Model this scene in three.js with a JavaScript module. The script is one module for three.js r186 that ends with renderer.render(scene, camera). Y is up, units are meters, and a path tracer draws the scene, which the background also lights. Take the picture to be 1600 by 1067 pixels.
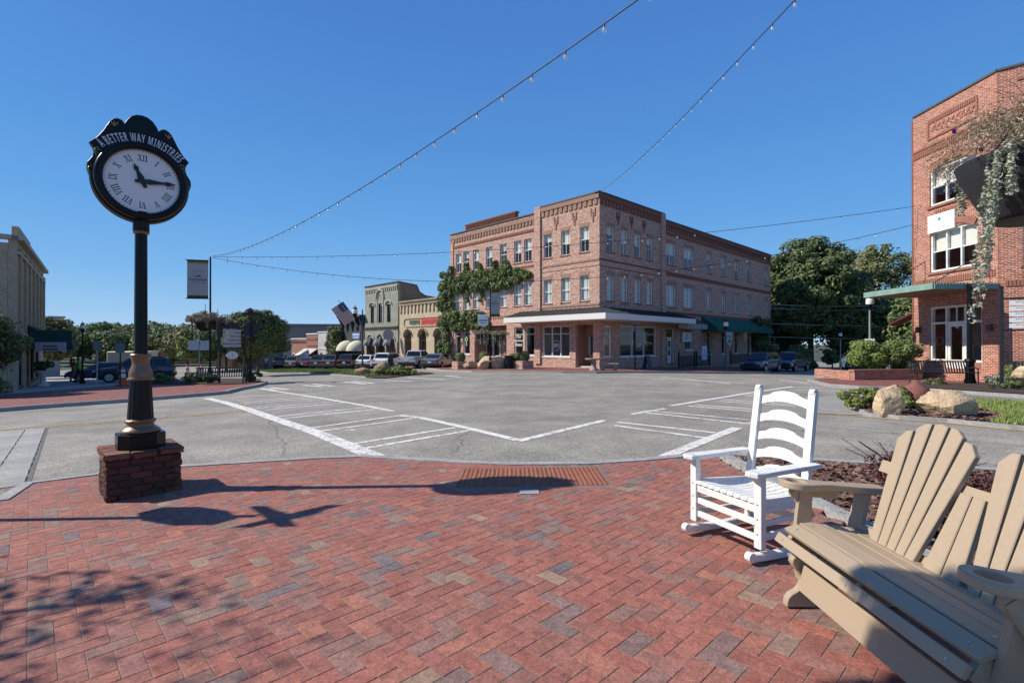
import * as THREE from 'three';
import { mergeGeometries } from 'three/addons/utils/BufferGeometryUtils.js';
import { RoundedBoxGeometry } from 'three/addons/geometries/RoundedBoxGeometry.js';
import { TextGeometry } from 'three/addons/geometries/TextGeometry.js';
import { FontLoader } from 'three/addons/loaders/FontLoader.js';
import { ImprovedNoise } from 'three/addons/math/ImprovedNoise.js';
import { TessellateModifier } from 'three/addons/modifiers/TessellateModifier.js';
import { MarchingCubes } from 'three/addons/objects/MarchingCubes.js';

// ---------- camera, sky, sun, exposure ----------
const scene = new THREE.Scene();
const camera = new THREE.PerspectiveCamera(68.27, 1024 / 682, 0.05, 3000);
camera.position.set(0, 1.5, 0);
camera.rotation.set(0.00445, 0, 0);
const renderer = new THREE.WebGLRenderer({ antialias: true });
renderer.toneMapping = THREE.LinearToneMapping;
renderer.toneMappingExposure = 1.18;
renderer.shadowMap.enabled = true;
const SUN = new THREE.Vector3(-1, 0.85, -0.03).normalize();
{ // clear early-autumn sky: pale at the horizon, deep blue above
  const w = 1024, h = 512, data = new Float32Array(w * h * 4);
  const stops = [[0, [.45, .62, .81]], [3, [.31, .53, .79]], [7, [.19, .43, .76]], [13, [.122, .34, .71]], [21, [.086, .265, .63]], [31, [.068, .21, .56]], [42, [.058, .175, .49]], [90, [.04, .12, .36]]];
  for (let j = 0; j < h; j++) {
    const e = ((j + .5) / h - .5) * 180, ee = Math.max(0, e);
    let k = 0; while (k < stops.length - 2 && ee > stops[k + 1][0]) k++;
    const f = Math.min(1, (ee - stops[k][0]) / (stops[k + 1][0] - stops[k][0]));
    for (let i = 0; i < w; i++) {
      const a = ((i + .5) / w - .5) * 2 * Math.PI, er = e * Math.PI / 180;
      const d = new THREE.Vector3(Math.cos(er) * Math.cos(a), Math.sin(er), Math.cos(er) * Math.sin(a)).dot(SUN);
      const g = 1 + .5 * Math.exp((d - 1) * 9);
      for (let c = 0; c < 3; c++) data[(j * w + i) * 4 + c] = (stops[k][1][c] + (stops[k + 1][1][c] - stops[k][1][c]) * f) * g * .93;
      data[(j * w + i) * 4 + 3] = 1;
    }
  }
  const sky = new THREE.DataTexture(data, w, h, THREE.RGBAFormat, THREE.FloatType);
  sky.mapping = THREE.EquirectangularReflectionMapping; sky.magFilter = THREE.LinearFilter; sky.minFilter = THREE.LinearFilter; sky.needsUpdate = true;
  scene.background = sky; scene.environment = sky;
}
const sun = new THREE.DirectionalLight(new THREE.Color(1, .925, .81), 4.9);
sun.position.copy(SUN).multiplyScalar(90); sun.target.position.set(0, 0, -30); sun.position.add(sun.target.position);
sun.castShadow = true; sun.shadow.mapSize.set(4096, 4096);
Object.assign(sun.shadow.camera, { left: -80, right: 80, top: 80, bottom: -80, near: 1, far: 260 });
scene.add(sun, sun.target);

// ---------- helpers ----------
let seed = 7;
const rnd = () => { seed = (seed + 0x6d2b79f5) | 0; let t = Math.imul(seed ^ (seed >>> 15), 1 | seed); t = (t + Math.imul(t ^ (t >>> 7), 61 | t)) ^ t; return ((t ^ (t >>> 14)) >>> 0) / 4294967296; };
const rr = (a, b) => a + (b - a) * rnd();
const perlin = new ImprovedNoise();
const V = (x, y, z) => new THREE.Vector3(x, y, z);
const sstep = (a, b, t) => { t = Math.min(1, Math.max(0, (t - a) / (b - a))); return t * t * (3 - 2 * t); };
function G(x, D) { // height of the ground: the streets fall away from the corner
  const Dc = Math.min(D, 95), xl = Math.max(x, -60), l = (xl - Math.sqrt(xl * xl + 9)) / 2 + 1.5, q = x - 8, xr = (q + Math.sqrt(q * q + 4)) / 2;
  return -.0145 * Dc + .03 * l - .025 * Math.min(xr, 40) * sstep(22, 34, D);
}
const used = {};
function numbered(n) { const k = used[n] = (used[n] ?? -1) + 1; return k ? n + '_' + String(k).padStart(3, '0') : n; }
function thing(name, label, category, pos = [0, 0, 0], turn = 0, group) {
  const o = new THREE.Group(); o.name = numbered(name); o.position.set(...pos); o.rotation.y = turn; o.userData = { label, category };
  if (group) o.userData.group = group; scene.add(o); return o;
}
function part(name, geo, mat, parent) {
  const m = new THREE.Mesh(Array.isArray(geo) ? merge(geo) : geo, mat); m.name = name; m.castShadow = m.receiveShadow = true; parent.add(m); return m;
}
function single(name, label, category, geo, mat, pos, turn = 0, group) {
  const m = part(numbered(name), geo, mat, scene); if (pos) m.position.set(...pos); m.rotation.y = turn; m.userData = { label, category }; if (group) m.userData.group = group; return m;
}
function struct(name, geo, mat) { const m = part(numbered(name), geo, mat, scene); m.userData.kind = 'structure'; return m; }
function stuff(name, geo, mat, parent) { const m = part(parent ? name : numbered(name), geo, mat, parent || scene); m.userData.kind = 'stuff'; return m; }
function copy(o, label, pos, turn) { const c = o.clone(); c.name = numbered(o.name.replace(/_\d{3}$/, '')); c.userData = { ...o.userData }; if (label) c.userData.label = label; c.position.set(...pos); if (turn !== undefined) c.rotation.y = turn; scene.add(c); return c; }
const sub = (name, parent, x = 0, y = 0, z = 0, ry = 0) => { const g = new THREE.Group(); g.name = name; g.position.set(x, y, z); g.rotation.y = ry; parent.add(g); return g; };
function merge(list) {
  const keep = list.some(g => g.attributes.color);
  return mergeGeometries(list.map(g => {
    g = g.index ? g.toNonIndexed() : g;
    for (const k of Object.keys(g.attributes)) if (!['position', 'normal', 'uv'].includes(k) && !(keep && k === 'color')) g.deleteAttribute(k);
    if (keep && !g.attributes.color) g.setAttribute('color', new THREE.BufferAttribute(new Float32Array(g.attributes.position.count * 3).fill(1), 3));
    if (!g.attributes.uv) g.setAttribute('uv', new THREE.BufferAttribute(new Float32Array(g.attributes.position.count * 2), 2));
    g.morphAttributes = {}; return g;
  }));
}
const place = (g, x = 0, y = 0, z = 0, rx = 0, ry = 0, rz = 0) => { const m = new THREE.Matrix4().makeRotationFromEuler(new THREE.Euler(rx, ry, rz, 'YXZ')); m.setPosition(x, y, z); return g.applyMatrix4(m); };
const box = (w, h, d, x, y, z, rx, ry, rz) => { const b = new THREE.BoxGeometry(w, h, d), u = b.attributes.uv; for (let i = 0; i < 24; i++) { const f = i >> 2; u.setXY(i, u.getX(i) * (f < 2 ? d : w), u.getY(i) * (f === 2 || f === 3 ? d : h)); } return place(b, x, y, z, rx, ry, rz); };
const pbox = (w, h, d, x, y, z, rx, ry, rz) => place(new THREE.BoxGeometry(w, h, d), x, y, z, rx, ry, rz); // each face takes the whole print
const rbox = (w, h, d, r, x, y, z, rx, ry, rz) => place(new RoundedBoxGeometry(w, h, d, 1, r), x, y, z, rx, ry, rz);
const cyl = (r0, r1, h, n, x, y, z, rx, ry, rz) => place(new THREE.CylinderGeometry(r0, r1, h, n), x, y, z, rx, ry, rz);
const ball = (r, x, y, z, sx = 1, sy = 1, sz = 1, n = 12) => new THREE.SphereGeometry(r, n, Math.max(6, n * .7 | 0)).scale(sx, sy, sz).translate(x, y, z);
const lathe = (pts, n = 20) => new THREE.LatheGeometry(pts.map(p => new THREE.Vector2(p[0], p[1])), n);
const tube = (pts, r, n = 24, k = 6) => new THREE.TubeGeometry(new THREE.CatmullRomCurve3(pts.map(p => V(...p))), n, r, k);
const shapeOf = pts => new THREE.Shape(pts.map(p => new THREE.Vector2(p[0], p[1])));
const ext = (shape, depth, bevel = 0, seg = 1, curve = 8) => new THREE.ExtrudeGeometry(shape, { depth, bevelEnabled: bevel > 0, bevelThickness: bevel, bevelSize: bevel, bevelOffset: -bevel, bevelSegments: seg, curveSegments: curve });
// a bar between two points, with a rectangular section
function bar(a, b, w, h) {
  const A = V(...a), B = V(...b), d = B.clone().sub(A), g = new THREE.BoxGeometry(w, h, d.length());
  const m = new THREE.Matrix4().lookAt(B, A, Math.abs(d.y) > .98 * d.length() ? V(1, 0, 0) : V(0, 1, 0)); m.setPosition(A.add(B).multiplyScalar(.5)); return g.applyMatrix4(m);
}
const rod = (a, b, r, n = 8) => tube([a, [(a[0] + b[0]) / 2, (a[1] + b[1]) / 2, (a[2] + b[2]) / 2], b], r, 1, n);
function tint(g, c) { const n = g.attributes.position.count, a = new Float32Array(n * 3); for (let i = 0; i < n; i++) a.set(c, i * 3); g.setAttribute('color', new THREE.BufferAttribute(a, 3)); return g; }
// a sheet lying on the ground: outline in (x, depth), raised by lift
const tess = new TessellateModifier(.9, 7);
function sheet(pts, lift = 0, fine = true) {
  let g = new THREE.ShapeGeometry(shapeOf(pts)).toNonIndexed(); if (fine) g = tess.modify(g);
  const p = g.attributes.position, uv = new Float32Array(p.count * 2);
  for (let i = 0; i < p.count; i++) { const x = p.getX(i), D = p.getY(i); uv[i * 2] = x; uv[i * 2 + 1] = D; p.setXYZ(i, x, G(x, D) + lift, -D); }
  g.setAttribute('uv', new THREE.BufferAttribute(uv, 2)); g.computeVertexNormals(); return g;
}
// a solid kerb along a line of (x, depth) points, w wide to the left of the line
function kerbGeo(pts, w, top, low = -.1) {
  const L = pts.map((p, i) => { const a = pts[Math.max(0, i - 1)], b = pts[Math.min(pts.length - 1, i + 1)], dx = b[0] - a[0], dy = b[1] - a[1], l = Math.hypot(dx, dy); return [p[0] - dy / l * w, p[1] + dx / l * w]; });
  const pos = [], uv = [], q = (a, b, c, d) => { for (const v of [a, b, c, a, c, d]) { pos.push(...v); uv.push(v[0] + v[1], v[2] + v[1]); } };
  const P = (p, h) => [p[0], G(p[0], p[1]) + h, -p[1]];
  for (let i = 0; i < pts.length - 1; i++) {
    const a = pts[i], b = pts[i + 1], c = L[i + 1], d = L[i];
    q(P(a, top), P(b, top), P(c, top), P(d, top)); q(P(a, low), P(b, low), P(b, top), P(a, top)); q(P(c, low), P(d, low), P(d, top), P(c, top));
  }
  for (const [a, d] of [[pts[0], L[0]], [pts.at(-1), L.at(-1)]]) q(P(a, low), P(d, low), P(d, top), P(a, top));
  const g = new THREE.BufferGeometry(); g.setAttribute('position', new THREE.Float32BufferAttribute(pos, 3)); g.setAttribute('uv', new THREE.Float32BufferAttribute(uv, 2)); g.computeVertexNormals(); return g;
}
// ---------- textures and materials ----------
function tex(w, h, f, rep = [1, 1], srgb = true) { // f(u, v) -> [r, g, b] 0..255 in sRGB
  const data = new Uint8Array(w * h * 4);
  for (let j = 0; j < h; j++) for (let i = 0; i < w; i++) { const c = f(i / w, j / h, i, j), o = (j * w + i) * 4; data[o] = c[0]; data[o + 1] = c[1]; data[o + 2] = c[2]; data[o + 3] = 255; }
  const t = new THREE.DataTexture(data, w, h, THREE.RGBAFormat); t.wrapS = t.wrapT = THREE.RepeatWrapping; t.magFilter = THREE.LinearFilter; t.minFilter = THREE.LinearMipmapLinearFilter; t.generateMipmaps = true;
  if (srgb) t.colorSpace = THREE.SRGBColorSpace; t.repeat.set(...rep); t.needsUpdate = true; return t;
}
const cl = v => Math.max(0, Math.min(255, v));
// periodic noise 0..1, octave list of cell counts
function pnoise(seed2, cells) { const t = {}; const h = (x, y, n) => { let k = Math.imul(x * 374761393 + y * 668265263 + seed2 * 974711 + n * 7919, 1274126177); k = Math.imul(k ^ (k >>> 13), 1103515245); return ((k ^ (k >>> 16)) >>> 0) / 4294967296; };
  return (u, v) => { let s = 0, a = 0; for (const [n, w] of cells) { const x = u * n, y = v * n, xi = Math.floor(x), yi = Math.floor(y), fx = x - xi, fy = y - yi, sx = fx * fx * (3 - 2 * fx), sy = fy * fy * (3 - 2 * fy), m = q => ((q % n) + n) % n;
    s += w * ((h(m(xi), m(yi), n) * (1 - sx) + h(m(xi + 1), m(yi), n) * sx) * (1 - sy) + (h(m(xi), m(yi + 1), n) * (1 - sx) + h(m(xi + 1), m(yi + 1), n) * sx) * sy); a += w; } return s / a; }; }
const std = (color, o = {}) => { const m = new THREE.MeshStandardMaterial({ roughness: .75, side: THREE.DoubleSide, ...o }); Array.isArray(color) ? m.color.setRGB(...color) : m.color.set(color); return m; };
const n1 = pnoise(1, [[4, 1], [9, .8], [23, .6], [64, .5]]), n2 = pnoise(2, [[128, 1], [256, .8]]), n3 = pnoise(3, [[3, 1], [7, .7], [15, .5]]), n4 = pnoise(5, [[40, 1], [90, .8], [200, .7]]);
const grainTex = tex(512, 512, (u, v) => { const k = 205 + (n4(u, v) - .5) * 90 + (n1(u, v) - .5) * 40; return [cl(k), cl(k), cl(k)]; });
const grain = (rx, ry) => { const t = grainTex.clone(); t.repeat.set(rx, ry); t.needsUpdate = true; return t; };
const bumpG = tex(512, 512, (u, v) => { const k = 128 + (n4(u, v) - .5) * 220; return [cl(k), cl(k), cl(k)]; }, [1, 1], false);
// asphalt: pale worn aggregate, dark pits, a few fine cracks
const crackPts = []; { for (let k = 0; k < 5; k++) { let x = rnd(), y = rnd(), a = rnd() * 6.3; for (let i = 0; i < 150; i++) { crackPts.push([x, y]); a += (rnd() - .5) * .7; x = (x + Math.cos(a) * .0035 + 1) % 1; y = (y + Math.sin(a) * .0035 + 1) % 1; } } }
const asphaltTex = (() => {
  const N = 1024, crack = new Float32Array(N * N);
  for (const [x, y] of crackPts) for (let a = -1; a < 2; a++) for (let b = -1; b < 2; b++) { const i = ((x * N | 0) + a + N) % N, j = ((y * N | 0) + b + N) % N; crack[j * N + i] = Math.max(crack[j * N + i], a || b ? .25 : .6); }
  const sp = pnoise(11, [[512, 1], [340, .8]]), bl = pnoise(12, [[5, 1], [11, .8], [31, .5]]);
  return tex(N, N, (u, v, i, j) => { let k = 134 + (sp(u, v) - .5) * 105 + (bl(u, v) - .5) * 46; k *= 1 - crack[j * N + i] * .6; return [cl(k * 1.02), cl(k * .98), cl(k * .905)]; }, [1 / 5, 1 / 5]);
})();
const asphalt = std([1, 1, 1], { map: asphaltTex, vertexColors: true, roughness: .93 });
const paint = std([1, 1, 1], { map: (() => { const a = pnoise(21, [[24, 1], [80, 1], [200, .7]]); const t = tex(512, 512, (u, v) => { const w = a(u, v), k = w < .38 ? 150 + (w - .3) * 120 : 212 + (w - .5) * 60; return [cl(k), cl(k * .985), cl(k * .94)]; }); t.repeat.set(.5, .5); return t; })(), roughness: .85 });
const yellowPaint = std([.62, .36, .05], { map: grain(.5, .5), roughness: .85 });
const concrete = std([.44, .42, .37], { map: grain(.7, .7), bumpMap: bumpG, bumpScale: .001, roughness: .92 });
const kerbMat = std([.50, .49, .46], { map: grain(.9, .9), roughness: .9 });
const black = new THREE.MeshPhysicalMaterial({ roughness: .3, specularIntensity: .55, side: THREE.DoubleSide }); black.color.setRGB(.004, .0042, .005);
const blackMatte = std([.018, .019, .022], { roughness: .6 });
const bronze = std([.22, .13, .075], { roughness: .38, metalness: .45 });
const gold = std([.42, .27, .08], { roughness: .4, metalness: .6 });
const wearNoise = pnoise(77, [[3, 1], [14, .7], [70, .8], [180, .6]]);
const white = std([.82, .82, .8], { roughness: .5, map: tex(512, 512, (u, v) => { const w = wearNoise(u, v), k = w < .3 ? 205 : 244 + (w - .5) * 28; return [cl(k), cl(k * .995), cl(k * .98)]; }) });
const whiteTrim = std([.68, .67, .63], { roughness: .6 });
const darkIn = std([.45, .42, .37], { roughness: .9 });
const glass = new THREE.MeshPhysicalMaterial({ color: 0xffffff, roughness: .02, transmission: 1, thickness: 0, ior: 1.5, side: THREE.DoubleSide });
const steel = std([.45, .46, .47], { roughness: .4, metalness: .8 });
const galv = std([.33, .34, .34], { roughness: .5, metalness: .5 });
const stone = std([.48, .44, .36], { map: grain(.6, .6), bumpMap: bumpG, bumpScale: .004, roughness: .9 });
function brickTex(W, Hh, colors, mortar, cols, rows, sd, jx = .055, jy = .16) { // courses far too small to be pieces here: colour and joints of a whole wall
  const nn = pnoise(sd, [[60, 1], [150, .8]]), pick = pnoise(sd + 1, [[1, 1]]), pc = {};
  return tex(W, Hh, (u, v) => {
    const r = Math.floor(v * rows), off = r % 2 ? .5 : 0, c = Math.floor(u * cols + off) % cols, fx = (u * cols + off) % 1, fy = (v * rows) % 1;
    const id = r * 97 + c; pc[id] ??= [colors[Math.floor(rnd() * colors.length)], .9 + rnd() * .2];
    const m = fx < jx || fy < jy, k = (.9 + (nn(u, v) - .5) * .35) * (m ? 1 : pc[id][1]), q = m ? mortar : pc[id][0]; return [cl(q[0] * k), cl(q[1] * k), cl(q[2] * k)];
  });
}
const wallBrickTex = brickTex(1024, 1024, [[198, 152, 132], [190, 142, 122], [206, 164, 144], [182, 132, 112], [210, 172, 152], [176, 132, 116]], [212, 194, 178], 12, 36, 31); // 2.5 m tile
const brickMain = std([1, 1, 1], { map: wallBrickTex, roughness: .92 }); wallBrickTex.repeat.set(1 / 2.6, 1 / 2.6);
const redBrickTex = brickTex(1024, 1024, [[180, 102, 78], [168, 90, 68], [190, 116, 90], [158, 84, 66], [184, 108, 84]], [228, 210, 192], 12, 34, 41, .075, .2); redBrickTex.repeat.set(1 / 2.6, 1 / 2.5);
const brickRed = std([.95, .93, .92], { map: redBrickTex, roughness: .92 });
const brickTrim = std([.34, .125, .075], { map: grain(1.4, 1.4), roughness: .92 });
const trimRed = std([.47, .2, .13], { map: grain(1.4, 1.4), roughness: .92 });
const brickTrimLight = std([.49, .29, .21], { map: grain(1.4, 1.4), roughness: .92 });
const walkTex = brickTex(512, 512, [[150, 78, 66], [138, 70, 60], [160, 92, 78], [128, 74, 68]], [140, 110, 95], 10, 20, 51); walkTex.repeat.set(.5, .5);
const brickWalk = std([.9, .9, .9], { map: walkTex, roughness: .92 });
const stucco = (c, s) => std(c, { map: grain(.35, .35), roughness: .92 });
// canvas print
function print(w, h, draw) { const c = document.createElement('canvas'); c.width = w; c.height = h; const x = c.getContext('2d'); draw(x, w, h); const t = new THREE.CanvasTexture(c); t.colorSpace = THREE.SRGBColorSpace; t.anisotropy = 8; return t; }
const printMat = (w, h, draw, o = {}) => std([1, 1, 1], { map: print(w, h, draw), roughness: .6, ...o });
const panel = (w, h, x = 0, y = 0, z = 0, ry = 0) => place(new THREE.PlaneGeometry(w, h), x, y, z, 0, ry);
// ---------- foliage ----------
const leafMat = new THREE.MeshPhysicalMaterial({ vertexColors: true, roughness: .8, transmission: .22, thickness: 0, side: THREE.DoubleSide });
const barkMat = std([.17, .125, .09], { map: grain(3, 1), roughness: .95 });
// small folded leaves scattered over the shells of many clumps
function leafGeo(blobs, n, size, cols, o = {}) {
  const pos = new Float32Array(n * 12), col = new Float32Array(n * 12), idx = [];
  const w = blobs.map(b => b[3] * b[4] + b[4] * b[5] + b[3] * b[5]); let tot = 0; const cum = w.map(x => tot += x);
  const d = V(0, 0, 0), nrm = V(0, 0, 0), t1 = V(0, 0, 0), t2 = V(0, 0, 0), c = V(0, 0, 0);
  for (let i = 0; i < n; i++) {
    const r = rnd() * tot; let lo = 0, hi = cum.length - 1; while (lo < hi) { const m = (lo + hi) >> 1; cum[m] < r ? lo = m + 1 : hi = m; } const b = blobs[lo];
    d.set(rnd() - .5, rnd() - .5, rnd() - .5).normalize(); const f = (o.inner ?? .55) + (1 - (o.inner ?? .55)) * Math.sqrt(rnd()) + (rnd() < .06 ? .18 : 0);
    c.set(b[0] + d.x * b[3] * f, b[1] + d.y * b[4] * f, b[2] + d.z * b[5] * f);
    nrm.copy(d).add(V(rnd() - .5, rnd() - .2, rnd() - .5).multiplyScalar(o.mess ?? 1.5)).normalize();
    t1.set(rnd() - .5, rnd() - .7, rnd() - .5).cross(nrm).normalize(); t2.crossVectors(nrm, t1);
    const s = size * (.6 + rnd() * .8), wd = s * (o.wide ?? .55), q = i * 12;
    const P = [t1.x * s, t1.y * s, t1.z * s], Q = [t2.x * wd + nrm.x * s * .18, t2.y * wd + nrm.y * s * .18, t2.z * wd + nrm.z * s * .18], R = [-t2.x * wd + nrm.x * s * .18, -t2.y * wd + nrm.y * s * .18, -t2.z * wd + nrm.z * s * .18];
    pos.set([c.x - P[0], c.y - P[1], c.z - P[2], c.x + Q[0], c.y + Q[1], c.z + Q[2], c.x + P[0], c.y + P[1], c.z + P[2], c.x + R[0], c.y + R[1], c.z + R[2]], q);
    const k = cols[Math.floor(rnd() * cols.length)], m = .75 + rnd() * .5; for (let v = 0; v < 4; v++) col.set([k[0] * m, k[1] * m, k[2] * m], q + v * 3);
    idx.push(i * 4, i * 4 + 1, i * 4 + 2, i * 4, i * 4 + 2, i * 4 + 3);
  }
  const g = new THREE.BufferGeometry(); g.setAttribute('position', new THREE.BufferAttribute(pos, 3)); g.setAttribute('color', new THREE.BufferAttribute(col, 3)); g.setIndex(idx); g.computeVertexNormals(); return g;
}
function clumps(cx, cy, cz, rx, ry, rz, m, r, fill = .45) { // clumps spread through an ellipsoid, more of them near its skin
  const out = []; for (let i = 0; i < m; i++) { const d = V(rnd() - .5, rnd() - .42, rnd() - .5).normalize(), f = fill + (1 - fill) * Math.pow(rnd(), .6), s = r * (.55 + rnd() * .9); out.push([cx + d.x * rx * f, cy + d.y * ry * f, cz + d.z * rz * f, s, s * .8, s]); } return out;
}
const GREEN = [[.11, .16, .04], [.14, .19, .052], [.09, .135, .035], [.18, .22, .065]], DARK = [[.068, .108, .034], [.088, .132, .04], [.11, .155, .05]], OLIVE = [[.19, .21, .072], [.235, .245, .09], [.155, .175, .06]], LIME = [[.19, .26, .045], [.15, .22, .04], [.24, .3, .07]], AUTUMN = [[.16, .13, .035], [.1, .11, .03], [.2, .14, .03]];
function tree(name, label, [x, D], o, group) {
  const y = G(x, D), t = thing(name, label, 'tree', [x, y, -D], 0, group), H = o.h, cy = o.cy ?? H - o.ry;
  const limbs = [lathe([[o.tr ?? .16, 0], [(o.tr ?? .16) * .8, cy * .4], [(o.tr ?? .16) * .55, cy]], 8)];
  const bl = clumps(0, cy, 0, o.rx, o.ry, o.rz ?? o.rx, o.m ?? 40, o.r ?? o.rx * .3, o.fill);
  bl.push([0, cy, 0, o.rx * .93, o.ry * .93, (o.rz ?? o.rx) * .93]);
  for (let i = 0; i < (o.limbs ?? 7); i++) { const b = bl[Math.floor(rnd() * (bl.length - 1))]; limbs.push(tube([[0, cy * rr(.35, .6), 0], [b[0] * .4, cy * .8 + (b[1] - cy) * .2, b[2] * .4], [b[0], b[1], b[2]]], (o.tr ?? .16) * .3, 6, 5)); }
  part('trunk', limbs, barkMat, t); part('crown', leafGeo(bl, o.n, o.leaf, o.cols ?? GREEN, o), leafMat, t); return t;
}
function shrub(name, label, [x, D], rx, ry, rz, n, leaf, cols, o = {}) {
  const y = (o.y ?? G(x, D)), t = thing(name, label, o.cat ?? 'shrub', [x, y, -D], 0, o.group);
  const bl = o.ball ? [[0, ry, 0, rx, ry, rz]] : clumps(0, ry * .95, 0, rx * .75, ry * .75, rz * .75, o.m ?? 18, Math.min(rx, ry) * .42, .3);
  part('foliage', leafGeo(bl, n, leaf, cols, { inner: o.ball ? .85 : .55, mess: o.ball ? 1 : 1.4, ...o }), leafMat, t);
  part('stem', [0, 1, 2, 3].map(i => rod([rr(-.1, .1) * rx, -.05, rr(-.1, .1) * rz], [rr(-.6, .6) * rx, ry * 1.1, rr(-.6, .6) * rz], .012 + rx * .012, 5)), barkMat, t); return t;
}
// ---------- the setting: ground, streets, paving ----------
const axis = (a, b, s, out) => { const l = [...out.filter(v => v < a)]; for (let v = a; v <= b; v += s) l.push(v); return [...l, ...out.filter(v => v > b)]; };
function gridSheet(xs, ds, lift, colour) {
  const pos = [], uv = [], col = [], idx = [];
  for (const D of ds) for (const x of xs) { pos.push(x, G(x, D) + lift, -D); uv.push(x, D); if (colour) col.push(...colour(x, D)); }
  const w = xs.length; for (let j = 0; j < ds.length - 1; j++) for (let i = 0; i < w - 1; i++) { const a = j * w + i; idx.push(a, a + 1, a + w + 1, a, a + w + 1, a + w); }
  const g = new THREE.BufferGeometry(); g.setAttribute('position', new THREE.Float32BufferAttribute(pos, 3)); g.setAttribute('uv', new THREE.Float32BufferAttribute(uv, 2)); if (colour) g.setAttribute('color', new THREE.Float32BufferAttribute(col, 3)); g.setIndex(idx); g.computeVertexNormals(); return g;
}
struct('terrain', gridSheet(axis(-80, 80, 8, [-1400, -500, -200, -120, 120, 200, 500, 1400]), axis(-40, 110, 8, [-300, -100, 140, 200, 400, 1500]), -.12), std([.09, .1, .045], { map: grain(.2, .2), roughness: 1 }));
struct('road', gridSheet(axis(-76, 76, 1, []), axis(-12, 106, 1, []), 0, (x, D) => { const k = 1 + .1 * perlin.noise(x * .33, D * .33, 1) + .12 * perlin.noise(x * .09 + 5, D * .09, 2) - .16 * Math.max(0, perlin.noise(x * .55 + 9, D * .4, 7) - .35); return [k, k, k * .995]; }), asphalt);
// painted lines; each is a strip of its own length and width
function strip(a, b, w0, w1 = w0, lift = .005) { const dx = b[0] - a[0], dy = b[1] - a[1], l = Math.hypot(dx, dy), nx = -dy / l / 2, ny = dx / l / 2; return sheet([[a[0] + nx * w0, a[1] + ny * w0], [b[0] + nx * w1, b[1] + ny * w1], [b[0] - nx * w1, b[1] - ny * w1], [a[0] - nx * w0, a[1] - ny * w0]], lift); }
function poly(line, w, lift) { const out = []; for (let i = 0; i < line.length - 1; i++) out.push(strip(line[i], line[i + 1], w, w, lift + i * .0004)); return out; }
const markings = struct('road_markings', [
  ...poly([[-11.7, 19.3], [-9.6, 16.95], [-7.62, 14.55], [-6.08, 12.6], [-4.92, 11.15], [-3.82, 9.8], [-2.86, 8.5], [-1.98, 7.32]], .29, .005),
  ...poly([[-12.16, 24.31], [-7.93, 19.2], [-5.79, 16.58], [-4.14, 14.49], [-3.11, 13.06]], .18, .006),
  ...poly([[-2.64, 12.08], [-2.21, 11.75], [-1.45, 10.71], [-.77, 9.72], [.12, 8.42]], .18, .006),
  ...poly([[.1, 8.36], [1.98, 10.72]], .17, .006), ...poly([[2.77, 11.71], [3.9, 12.84]], .15, .006), ...poly([[4.27, 13.51], [8.56, 17.82], [11.6, 20.7]], .19, .006),
  ...poly([[2.12, 7.02], [4.3, 9.62]], .2, .006), ...poly([[4.75, 10.1], [5.5, 10.85]], .16, .006),
  ...[[[-4.18, 10.43], [-2.62, 12.23]], [[-3.82, 9.93], [-2.21, 11.6]], [[-2.7, 8.39], [-1.11, 10.02]], [[-2.42, 7.93], [-.77, 9.64]], [[-5.87, 12.64], [-4.12, 14.23]], [[-5.49, 12.19], [-3.74, 13.65]], [[-7.53, 14.82], [-5.72, 16.36]], [[-7.07, 14.31], [-5.27, 15.8]], [[-9.11, 16.87], [-7.24, 18.7]], [[-8.7, 16.3], [-6.85, 18.1]], [[-10.9, 18.8], [-9.0, 20.6]],
    [[2.03, 10], [3.28, 8.55]], [[2.2, 10.46], [3.66, 9.07]], [[3.17, 12.05], [4.77, 10.15]], [[3.49, 12.31], [5.29, 10.51]], [[4.72, 13.48], [5.81, 12.26]], [[5.02, 13.82], [6.19, 12.54]], [[5.99, 14.72], [7.53, 13.36]], [[6.35, 15.23], [7.67, 13.78]], [[7.6, 16.5], [9.1, 15.1]], [[7.9, 16.9], [9.4, 15.5]]].map(([a, b]) => strip(a, b, .13, .13, .004)),
  ...[[[-10.93, 26.34], [-9.21, 24.43]], [[-10.74, 27.12], [-8.79, 24.72]], [[-9.54, 28.59], [-7.46, 25.66]], [[-9.24, 29.09], [-7.15, 26.06]], [[-12.19, 24.46], [-10.68, 22.79]], [[-12, 25.01], [-10.27, 23.11]], [[-7.28, 28.78], [-5.36, 26.97]], [[-6.47, 31.28], [-3.75, 28]], [[-4.38, 32.68], [-3.08, 30.3]]].map(([a, b]) => strip(a, b, .26, .26, .005)),
  strip([-11.84, 29.69], [-9.55, 31.67], .2), strip([14.0, 26.3], [13.3, 22.5], .16), strip([11.5, 20.4], [13.2, 19.6], .16), strip([10.5, 19], [12.2, 18.2], .16), strip([9.3, 14.9], [11.9, 17.6], .2), strip([6.65, 28.3], [10.6, 22.9], .18), strip([8.6, 29], [9.75, 22.5], .18), strip([-3.3, 10.05], [-3.1, 9.95], .12), strip([-5.9, 8.25], [-5.55, 8.35], .14)], paint);
struct('yellow_road_lines', [...poly([[-16.5, 8.5], [-11.73, 11.54], [-9.69, 12.82], [-7.47, 14.27]], .09, .005), ...poly([[-16.2, 8.2], [-11.45, 11.27], [-9.46, 12.53], [-7.24, 14.0]], .09, .005),
  ...poly([[6.94, 11.87], [7.77, 11.12], [8.2, 10.7], [8.8, 10.2], [9.02, 9.62], [9.4, 9.1], [11.5, 6.4], [14, 3]], .09, .005)], yellowPaint);

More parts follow.
